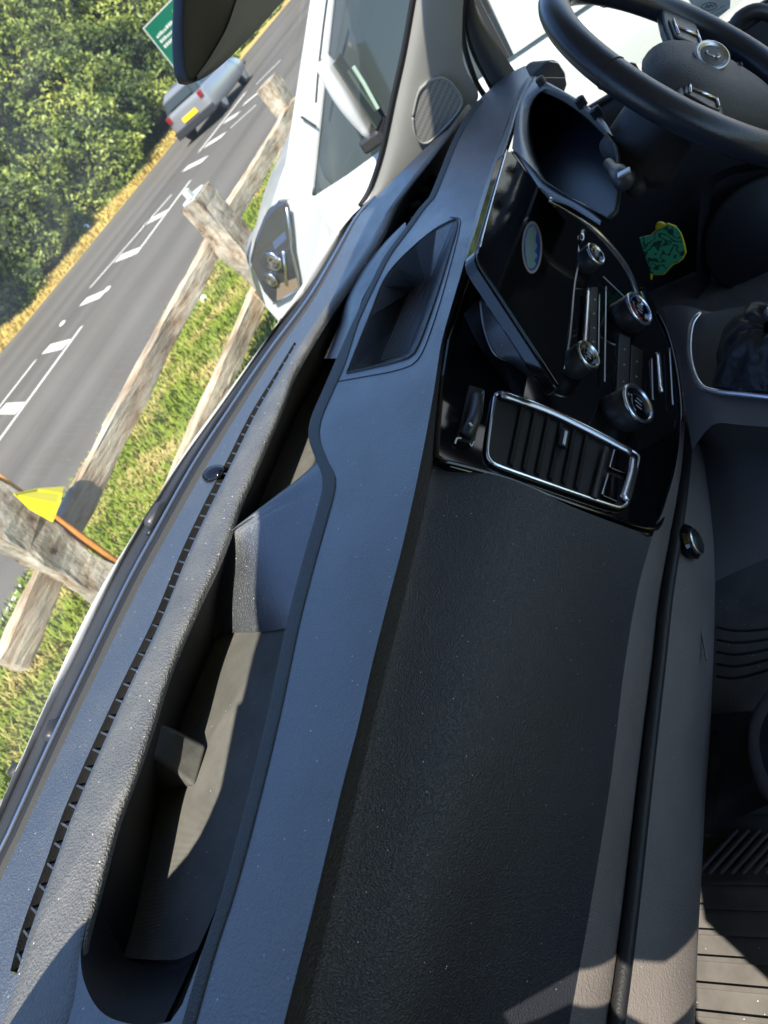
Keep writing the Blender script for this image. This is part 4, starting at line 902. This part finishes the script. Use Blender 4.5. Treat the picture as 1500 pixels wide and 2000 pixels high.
# column shroud
b = MB(); secs = []
for i in range(8):
    t = i/7; c_ = WP(0, .0, -.03-.11*t); rx = .06+.01*t; ry = .05+.012*t
    secs.append([c_+wa*math.cos(a)*rx+wb*math.sin(a)*ry for a in np.linspace(0, 2*math.pi, 24, endpoint=False)])
colm = carve('column_shroud', secs, M['dark'], van, smooth=True)
# stalk ends
def stalk(p, x, ax, L, mat='knob'):
    c_ = IX(p, x); b_ = MB(); ax = Vector(ax).normalized(); b_.lathe(c_-ax*L, ax, [(.007, 0), (.008, L*.4), (.0125, L*.6), (.0135, L*.92), (.009, L), (.003, L*1.01)], 20); return b_.build('stalk', M[mat], van, True)
st_ = stalk((1222, 355), 1.15, (-1, -.25, .1), .1)
b = MB(); c_ = IX((1219, 338), 1.15); b.box(c_, .012, .016, .004); b.build('stalk_switch', M['satin'], st_, bevel=.001)
st_ = stalk((1245, 375), 1.3, (-1, -.1, -.1), .09, 'dark')
st_ = stalk((1222, 130), 1.62, (.2, .2, 1), .08)

# ---- green marbled tag hanging near the ignition
tp = [(1249, 465), (1271, 460), (1287, 446), (1305, 437), (1320, 443), (1329, 455), (1335, 473), (1339, 492), (1333, 505), (1325, 511), (1313, 517), (1297, 535), (1273, 536), (1265, 515), (1257, 492)]
TG = Plane(IX((1290, 490), 1.5), IX((1290, 490), 1.5)+Vector((.35, .9, 0)), IX((1290, 490), 1.5)+Vector((0, -.1, 1)))
m_, n_, b_ = newmat('green_marble'); tc = n_.nodes.new('ShaderNodeTexCoord'); wv_ = n_.nodes.new('ShaderNodeTexWave'); wv_.wave_type = 'RINGS'
wv_.inputs['Scale'].default_value = 16; wv_.inputs['Distortion'].default_value = 14; wv_.inputs['Detail'].default_value = 1.5; wv_.inputs['Detail Scale'].default_value = 3
rp_ = n_.nodes.new('ShaderNodeValToRGB'); rp_.color_ramp.elements[0].position = .12; rp_.color_ramp.elements[0].color = (.02, .07, .05, 1); rp_.color_ramp.elements[1].position = .4; rp_.color_ramp.elements[1].color = (.08, .5, .24, 1)
n_.links.new(tc.outputs['Object'], wv_.inputs['Vector']); n_.links.new(wv_.outputs['Fac'], rp_.inputs[0]); n_.links.new(rp_.outputs[0], b_.inputs['Base Color']); b_.inputs['Roughness'].default_value = .4
org = TG.at((1290, 490))
tagr = empty('marbled_tag', org, label='green marbled tag with yellow edging hanging beside the centre panel', cat='key tag')
b = MB(); b.prism([TG.at(p) for p in tp], -TG.n*.003); b.build('tag_face', m_, tagr, bevel=.0006)
b = MB(); b.tube([TG.at(p, -.0015) for p in [(1271, 460), (1287, 446), (1305, 437), (1320, 443), (1329, 455), (1335, 473), (1339, 492), (1333, 505), (1325, 511), (1313, 517), (1297, 535), (1273, 536)]], .0017, 8); b.build('yellow_edging', M['yellow'], tagr, True)
b = MB(); b.lathe(TG.at((1291, 441), -.004), TG.n, [(.0085, 0), (.0085, .003), (.006, .004)], 20); b.build('yellow_tab', M['yellow'], tagr)
b = MB(); b.tube([TG.at((1272, 536), -.001), TG.at((1272, 545), -.004)], .0022, 8); b.build('tag_loop', M['yellow'], tagr, True)

# ---- console, gear gaiter
CZ = 1.0
cons = [[IZ(p, .96) for p in [(1292, 600), (1312, 650), (1330, 720), (1338, 780), (1344, 830), (1352, 880)]],
        [IZ(p, 1.0) for p in [(1330, 596), (1345, 650), (1358, 720), (1368, 775), (1380, 800), (1392, 830)]],
        [IZ(p, 1.0) for p in [(1400, 612), (1420, 660), (1430, 720), (1435, 775), (1440, 800), (1450, 830)]],
        [IZ(p, 1.0) for p in [(1560, 640), (1560, 680), (1560, 730), (1560, 785), (1560, 800), (1560, 840)]]]
cons_o = loft('centre_console', cons, M['console'], van, n=20, sub=4)
loft('console_side', [[IZ(p, .97) for p in [(1340, 790), (1392, 822), (1450, 826), (1560, 835)]], [IZ(p, .8) for p in [(1362, 870), (1410, 900), (1470, 905), (1570, 905)]], [IZ(p, .66) for p in [(1394, 1138), (1430, 1120), (1500, 1090), (1570, 1062)]]], M['console'], cons_o, n=24, sub=5)
b = MB(); b.tube(curve([IZ(p, 1.01) for p in [(1367, 612), (1353, 630), (1347, 660), (1347, 695), (1355, 730), (1371, 756), (1400, 765), (1450, 770), (1540, 780)]], 50), .0042, 10, .8); b.build('chrome_surround', M['chrome'], cons_o, True)
b = MB(); b.prism([IZ(p, 1.006) for p in [(1372, 614), (1357, 632), (1352, 662), (1352, 695), (1360, 728), (1374, 752), (1400, 761), (1540, 775), (1540, 600), (1440, 600)]], (0, 0, -.004)); b.build('gaiter_base', M['knob'], cons_o)
topc = IZ((1508, 632), 1.06)
ringb = [IZ(p, 1.008) for p in [(1392, 756), (1398, 720), (1402, 680), (1415, 640), (1440, 612), (1480, 596), (1540, 600), (1560, 680), (1540, 760), (1450, 762)]]
vs = []; fs = []; ns = 60; rc = curve(ringb+[ringb[0]], ns+1)[:-1]
for r__ in range(9):
    t = r__/8
    for i in range(ns):
        c_ = rc[i].lerp(topc+(rc[i]-topc)*.14, t**.8); f_ = math.sin(i/ns*2*math.pi*9+3*t)*.009*math.sin(math.pi*min(1, t+.05)); c_ = c_+(rc[i]-topc).normalized()*f_+Vector((0, 0, .02*math.sin(math.pi*t)))
        vs.append(c_)
for r__ in range(8):
    for i in range(ns): fs.append((r__*ns+i, r__*ns+(i+1) % ns, (r__+1)*ns+(i+1) % ns, (r__+1)*ns+i))
gl_ = mesh('gear_gaiter', vs, fs, M['gaiter'], cons_o, True)
b = MB(); b.tube([topc-Vector((0, 0, .02)), topc+Vector((.01, -.07, .03))], .011, 14); b.tube([topc+Vector((.01, -.07, .03)), topc+Vector((.011, -.08, .035)), topc+Vector((.014, -.12, .055)), topc+Vector((.014, -.13, .06))], [.014, .024, .026, .012], 18); b.build('gear_lever', M['knob'], cons_o, True)
b = MB(); b.tube([topc+Vector((0, -.006, .003)), topc+Vector((0, -.012, .007))], .019, 18); b.build('lever_collar', M['satin'], cons_o, True)

# ---- footwell and driver side
def quad(name, pts, mat, parent=van, **k): return mesh(name, pts, [tuple(range(len(pts)))], mat, parent, **k)
b = MB(); b.box(T((.95, 0, .53)), 1.9, 1.9, .02); floor = b.build('cab_floor', M['rubber'], van)
b = MB()
for i in range(22):
    b.box(T((-.1+.036*i, .0, .545)), .005, 1.1, .006)
b.build('mat_rib', M['rubber'], floor)
b = MB()
for i in range(9):
    a_ = IZ((1375+i*22-12, 1705+0*i), .56); c_ = IZ((1440+i*22, 1620), .56); b.tube([a_, c_], .003, 6)
b.build('diagonal_rib', M['rubber'], floor)
b = MB(); b.box(T((1.0, .75, .82)), 2.0, .02, .5); b.build('toe_board', M['dark'], van)
# moulded footwell carpet hump & seat pedestal seen at the lower right
loft('footwell_moulding', [[IZ(p, .6) for p in [(1400, 1620), (1440, 1600), (1480, 1580), (1540, 1560)]], [IZ(p, .64) for p in [(1402, 1560), (1440, 1545), (1475, 1520), (1540, 1500)]], [IZ(p, .62) for p in [(1408, 1450), (1440, 1440), (1475, 1430), (1540, 1420)]], [IZ(p, .56) for p in [(1390, 1400), (1440, 1390), (1475, 1390), (1540, 1390)]]], M['dark'], van, n=20, sub=5)
loft('seat_base', [[IZ(p, .78) for p in [(1560, 1300), (1500, 1390), (1483, 1440), (1490, 1490), (1510, 1530), (1560, 1560)]], [IZ(p, .74) for p in [(1555, 1280), (1483, 1380), (1463, 1440), (1472, 1500), (1496, 1550), (1556, 1590)]], [IZ(p, .56) for p in [(1535, 1300), (1470, 1390), (1458, 1440), (1466, 1505), (1490, 1560), (1550, 1600)]]], M['console'], van, n=24, sub=4)
b = MB()
for i in range(5): b.tube(curve([IZ(p, .6) for p in [(1400, 1225+i*24), (1440, 1232+i*23), (1500, 1228+i*20), (1560, 1215+i*18)]], 14), .0022, 6)
b.build('carpet_fold', M['dark'], van, True)

# driver door, window frame, door mirror
DX = 2.12
def D(p, dx=0): return IX(p, DX+dx)
door = MB()
dl = [(985, 150), (1005, 160), (1060, 250), (1150, 300), (1300, 250), (1375, 68), (1400, 48), (1432, 20), (1500, -40), (1700, -200), (1700, 800), (900, 800)]
sill = [T((DX, .62, 1.30)), T((DX, .3, 1.26)), T((DX, -.2, 1.24)), T((DX, -1.6, 1.24))]
s0 = IX((1372, 72), DX); sill = [Vector((s0.x, s0.y+d_, s0.z-.0*d_)) for d_ in (.75, .4, .15, 0, -.2, -.5, -1.2)]
up_ = [p+Vector((-.05, 0, -.015)) for p in sill]; dn = [p+Vector((-.07, 0, -.12)) for p in sill]; dn2 = [Vector((p.x-.05, p.y, T((0, 0, .55)).z)) for p in sill]
dr = loft('driver_door', [sill, up_, dn, dn2], M['dark'], van, n=30, sub=4)
b = MB(); b.tube(curve([p+Vector((-.03, 0, .002)) for p in sill], 30), .007, 8); b.build('window_seal', M['frame'], dr, True)
# speaker in the door and pull handle
sp_c = IX((1500, 460), 1.95)
b = MB(); b.lathe(sp_c, (-1, -.1, .15), [(.13, -.01), (.125, .008), (.112, .004), (.108, .008), (.01, .01)], 48); b.build('door_speaker', M['black'], dr, True)
loft('door_pocket', [[IX(p, 1.98) for p in [(1390, 560), (1383, 480), (1388, 390), (1410, 350), (1500, 330), (1600, 330)]], [IX(p, 1.93) for p in [(1360, 590), (1362, 470), (1372, 380), (1402, 336), (1500, 312), (1600, 310)]]], M['black'], dr, n=24, sub=3)
b = MB(); b.tube(curve([IX(p, 1.93) for p in [(1432, 70), (1440, 40), (1470, 22), (1500, 26), (1540, 50)]], 18), .012, 10); b.tube(curve([IX(p, 1.95) for p in [(1400, 85), (1440, 62), (1500, 20)]], 8), .008, 8); b.build('door_pull', M['knob'], dr, True)
# A pillar with speaker grille
PLp = Plane(T((2.04, .99, 1.25)), T((2.0, .57, 1.62)), T((2.10, .62, 1.3)))
pe0 = [(703, 402), (722, 370), (745, 300), (768, 190), (788, 100), (806, 0), (822, -90)]
pe1 = [(742, 388), (800, 345), (835, 280), (858, 215), (870, 120), (885, 0), (895, -90)]
pe2 = [(760, 380), (820, 320), (872, 262), (905, 225), (897, 110), (903, 0), (912, -90)]
pl_o = loft('windscreen_pillar_trim', [[PLp.at(p, -.015) for p in pe0], [PLp.at(p, .006) for p in [((a[0]*2+b_[0])/3, (a[1]*2+b_[1])/3) for a, b_ in zip(pe0, pe1)]], [PLp.at(p, .004) for p in pe1], [PLp.at(p, -.006) for p in [(790, 372), (850, 300), (900, 235), (935, 188), (905, 120), (905, 0), (914, -90)]]], M['pillar'], van, n=40, sub=5)
b = MB(); b.tube(curve([PLp.at(p, -.01) for p in pe0], 30), .006, 8); b.build('pillar_glass_seal', M['seal'], van, True)
spk = [(806, 228), (817, 182), (832, 164), (848, 155), (864, 152), (880, 162), (898, 186), (902, 202), (892, 222), (868, 250), (840, 276), (824, 279), (811, 264)]
m_, n_, b_ = newmat('speaker_mesh'); tc = n_.nodes.new('ShaderNodeTexCoord'); v_ = n_.nodes.new('ShaderNodeTexVoronoi'); v_.inputs['Scale'].default_value = 210; v_.inputs['Randomness'].default_value = 0
rp_ = n_.nodes.new('ShaderNodeValToRGB'); rp_.color_ramp.elements[0].position = .25; rp_.color_ramp.elements[0].color = (.05, .05, .045, 1); rp_.color_ramp.elements[1].position = .42; rp_.color_ramp.elements[1].color = (.3, .29, .27, 1)
n_.links.new(tc.outputs['Object'], v_.inputs['Vector']); n_.links.new(v_.outputs['Distance'], rp_.inputs[0]); n_.links.new(rp_.outputs[0], b_.inputs['Base Color']); b_.inputs['Roughness'].default_value = .6
b = MB(); so3 = curve([PLp.at(p, .016) for p in spk+[spk[0]]], 40)[:-1]; b.prism(so3, -PLp.n*.012); so_m = b.build('speaker_grille', m_, pl_o, bevel=.002)
b = MB(); b.tube(curve([PLp.at(p, .016) for p in spk+[spk[0]]], 48), .0028, 8); b.build('grille_rim', M['pillar'], so_m, True)
# black seals between pillar and door glass
for k, (ps, r__, h) in enumerate((([(908, -60), (905, 0), (903, 60), (912, 110), (930, 160), (945, 185)], .006, -.012), ([(918, -60), (914, 0), (913, 50), (925, 100), (950, 150), (965, 178)], .007, -.02))):
    b = MB(); b.tube(curve([PLp.at(p, h) for p in ps], 24), r__, 8); b.build('door_seal', M['frame'], van, True)
loft('door_frame', [[IX(p, DX-.03) for p in [(913, -60), (912, 0), (915, 60), (935, 120), (960, 165), (985, 190)]], [IX(p, DX) for p in [(900+8, -80), (927, 0), (945, 42), (975, 92), (1008, 142), (1022, 165)]]], M['frame'], van, n=24, sub=3, bulge=.01)
b = MB(); b.tube([IX(p, DX+.0) for p in [(915, -10), (950, 60), (990, 130)]], .003, 6); b.build('frame_bead', M['satin'], van, True)
# right door mirror
mc = IX((1082, 150), 2.45)
mr = empty('dm', (0, 0, 0)); bpy.data.objects.remove(mr)
secs = []
mo = [(1030, 165), (1048, 140), (1075, 115), (1092, 118), (1106, 140), (1110, 165), (1105, 180), (1080, 185), (1050, 182)]
b = MB(); b.prism([IX(p, 2.5) for p in mo], (.09, .06, 0)); dmr = b.build('door_mirror', M['seal'], van, bevel=.015, seg=3)
b = MB(); cmm = sum((IX(p, 2.5) for p in mo), Vector())/len(mo); b.prism([cmm+(IX(p, 2.5)-cmm)*.9+Vector((-.004, 0, 0)) for p in mo], (.003, 0, 0)); b.build('mirror_glass', pm('mirror_glass', (.75, .78, .78), .03, 1), dmr)
# window sticker on the driver's glass
SG = Plane(IX((1380, 30), DX+.0), IX((1300, 30), DX+.0), IX((1380, -30), DX+.0))
def sq(p): return SG.at(p)
b = MB(); b.prism([sq(p) for p in [(1338, -25), (1428, -25), (1426, 16), (1382, 52), (1362, 30), (1345, 0)]], (.0008, 0, 0)); stk = b.build('window_sticker', M['paper'], van)
b = MB(); ed = [sq((1385+14*math.cos(t)+4*math.sin(t), 12+7*math.sin(t)-3*math.cos(t)))+Vector((-.0016, 0, 0)) for t in np.linspace(0, 6.2832, 24)]; b.tube(ed, .0007, 5)
b.tube(curve([sq(p)+Vector((-.0016, 0, 0)) for p in [(1377, 16), (1381, 9), (1384, 15), (1388, 8), (1391, 13), (1395, 8)]], 20), .0008, 5)
for r__ in range(3):
    for j in range(9 if r__ < 2 else 5): p = (1370+j*5.2+r__*3, 36-j*2.9+r__*7); b.tube([sq(p)+Vector((-.0016, 0, 0)), sq((p[0]+3.2, p[1]-1.8-(j % 2)*1.4))+Vector((-.0016, 0, 0))], .0006, 4)
b.build('sticker_print', M['ink'], stk)

# rear view mirror
RV = [(362, -120), (357, 0), (355, 70), (358, 125), (362, 148), (370, 158), (384, 158), (408, 147), (440, 122), (480, 82), (520, 40), (560, -10), (620, -100)]
RM = Plane(IY((340, 100), .62), IY((340, 100), .62)+Vector((1, -.35, 0)), IY((340, 100), .62)+Vector((0, -.12, 1)))
rv = curve([RM.at(p) for p in RV+[RV[0]]], 70)[:-1]; cen = sum(rv, Vector())/len(rv); n = len(rv); vs = []
for h, s in ((-.034, .8), (-.03, .93), (-.02, .985), (-.006, 1.0), (0, .992), (.001, .975)): vs += [cen+(p-cen)*s+RM.n*h for p in rv]
fs = [(r__*n+i, r__*n+(i+1) % n, (r__+1)*n+(i+1) % n, (r__+1)*n+i) for r__ in range(5) for i in range(n)]+[tuple(range(n))[::-1], tuple(range(5*n, 6*n))]
rvm = mesh('rear_view_mirror', vs, fs, M['seal'], van, True)
loft('mirror_rim', [[RM.at(p, .0015) for p in [(384, 157), (408, 146), (440, 121), (480, 81), (520, 39), (560, -11)]], [RM.at(p, .005) for p in [(386, 152), (412, 130), (440, 98), (466, 60), (492, 10), (510, -40)]], [RM.at(p, .0035) for p in [(384, 148), (405, 120), (425, 88), (445, 50), (462, 0), (480, -60)]]], M['console'], rvm, n=30, sub=4)
b = MB(); c_ = RM.at((480, -60), -.02); b.tube([c_, c_+Vector((.02, .06, .04)), c_+Vector((.03, .1, .08))], .016, 12); b.build('mirror_stem', M['black'], rvm, True)

# windscreen glass
HDR = [(-.22, .60, 1.9), (-.02, .62, 1.95), (.2, .61, 2.0), (.9, .62, 2.01), (1.25, .59, 2.0), (1.5, .52, 1.97), (1.7, .44, 1.93), (2.0, .34, 1.86)]
HS = SUN*.14
hd = [T(q)+HS for q in HDR[1:]]
basep = [IZ(p, 1.283) for p in off(Wn[:15], -26, -15)]
basep = [T((-.2, 1.0, 1.28)), T((-.05, 1.08, 1.28))]+basep[1:]
mg = [a.lerp(b_, .5)+Vector((0, .02, .015)) for a, b_ in zip(curve(basep, 30), curve(hd, 30))]
loft('windscreen', [curve(basep, 30), mg, curve(hd, 30)], M['glass'], van, n=30, sub=5)
b = MB(); b.prism([IX(p, DX+.0) for p in [(927, -20), (1015, 150), (1180, 155), (1372, 72), (1428, 22), (1700, -220), (1700, -900), (900, -900)]], (.003, 0, 0)); b.build('driver_window', M['sideglass'], van)

# body shell: roof, passenger side, rear, far side below the sill
def TB(name, lo, hi, mat='dark'):
    lo = T(lo); hi = T(hi); b_ = MB(); c_ = (lo+hi)/2; d_ = hi-lo; b_.box(c_, *d_); return b_.build(name, M[mat], van)
rf = [T(q)+HS for q in HDR+[(2.14, .33, 1.85)]]
loft('roof', [rf, [Vector((p.x, p.y-.1, p.z+.03)) for p in rf], [Vector((p.x, -2.2, p.z+.08)) for p in rf]], M['pillar'], van, n=24, sub=3, solid=.03, off=1, cross=False)
PWX = -.16
HDRX = None
# passenger A pillar edge (outline of the windscreen opening on that side) and side wall
pil = [T(q) for q in [(-.16, 1.02, 1.2), (-.14, .93, 1.38), (-.11, .84, 1.5), (-.1, .78, 1.58), (-.1, .7, 1.68), (-.09, .64, 1.84), (-.02, .61, 1.96)]]
wal = [Vector((p.x-.05, p.y-.06, p.z)) for p in pil]
loft('passenger_pillar', [pil, wal], M['pillar'], van, n=24, sub=2)
sec_out = [T(q) for q in [(PWX, 1.1, .5), (PWX, 1.1, 1.2), (PWX, 1.0, 1.25), (PWX, .93, 1.38), (PWX, .84, 1.5), (PWX, .78, 1.58), (PWX, .70, 1.68), (PWX, .64, 1.84), (PWX, .61, 2.05), (PWX, -.75, 2.05), (PWX, -.75, 1.15), (PWX, -2.7, 1.15), (PWX, -2.7, .5)]]
# unseen opening in the passenger wall, shaped to let the sun patch in
def back(p, q3): # cab point -> where its sun ray meets the door plane
    t = (T((PWX, 0, 0)).x-q3.x)/SUN.x; return q3+SUN*t
gap_px = [((1000, 1925), 1.02), ((1130, 1885), .955), ((1212, 1862), .885), ((1300, 1832), .78), ((1362, 1792), .72), ((1375, 1790), .54), ((1520, 1925), .54), ((1560, 2100), .54), ((1450, 2040), .54), ((1362, 1990), .54), ((1357, 1935), .72), ((1290, 1965), .78), ((1208, 1975), .885), ((1115, 1955), .955), ((1062, 1975), .99), ((1020, 1960), 1.0)]
gap = [back(p, IZ(p, z)) for p, z in gap_px]
print('GAP', [(round(g_.y, 3), round(g_.z, 3)) for g_ in gap])
ctr = sum(gap, Vector())/len(gap)
gy = sorted(gap, key=lambda g_: math.atan2(g_.z-ctr.z, g_.y-ctr.y))
def vsheet(name, outline, holes, x, mat, **k):
    o_ = sheet(name, [(p.y, p.z) for p in outline], [[(p.y, p.z) for p in h_] for h_ in holes], lambda a, b__: 0, mat, van, **k)
    for v in o_.data.vertices: y_, z_, _ = v.co; v.co = (x, y_, z_)
    return o_
vsheet('passenger_shade_wall', sec_out, [gap], T((PWX, 0, 0)).x, M['dark'], solid=.004)  # added windowless wall, kept closed to hold the sun off the fascia
TB('rear_bulkhead', (-.2, -2.7, .5), (2.2, -2.65, 1.0))
TB('sill_panel', (2.14, -2.7, .5), (2.2, .95, .9))
b = MB(); b.prism([T(q) for q in [(2.14, .56, 1.95), (2.14, -2.7, 1.95), (2.14, -2.7, 2.1), (2.14, .56, 2.1)]], (.03, 0, 0)); b.build('roof_rail', M['dark'], van)
TB('front_scuttle', (-.2, 1.0, .5), (2.2, 1.03, 1.18))
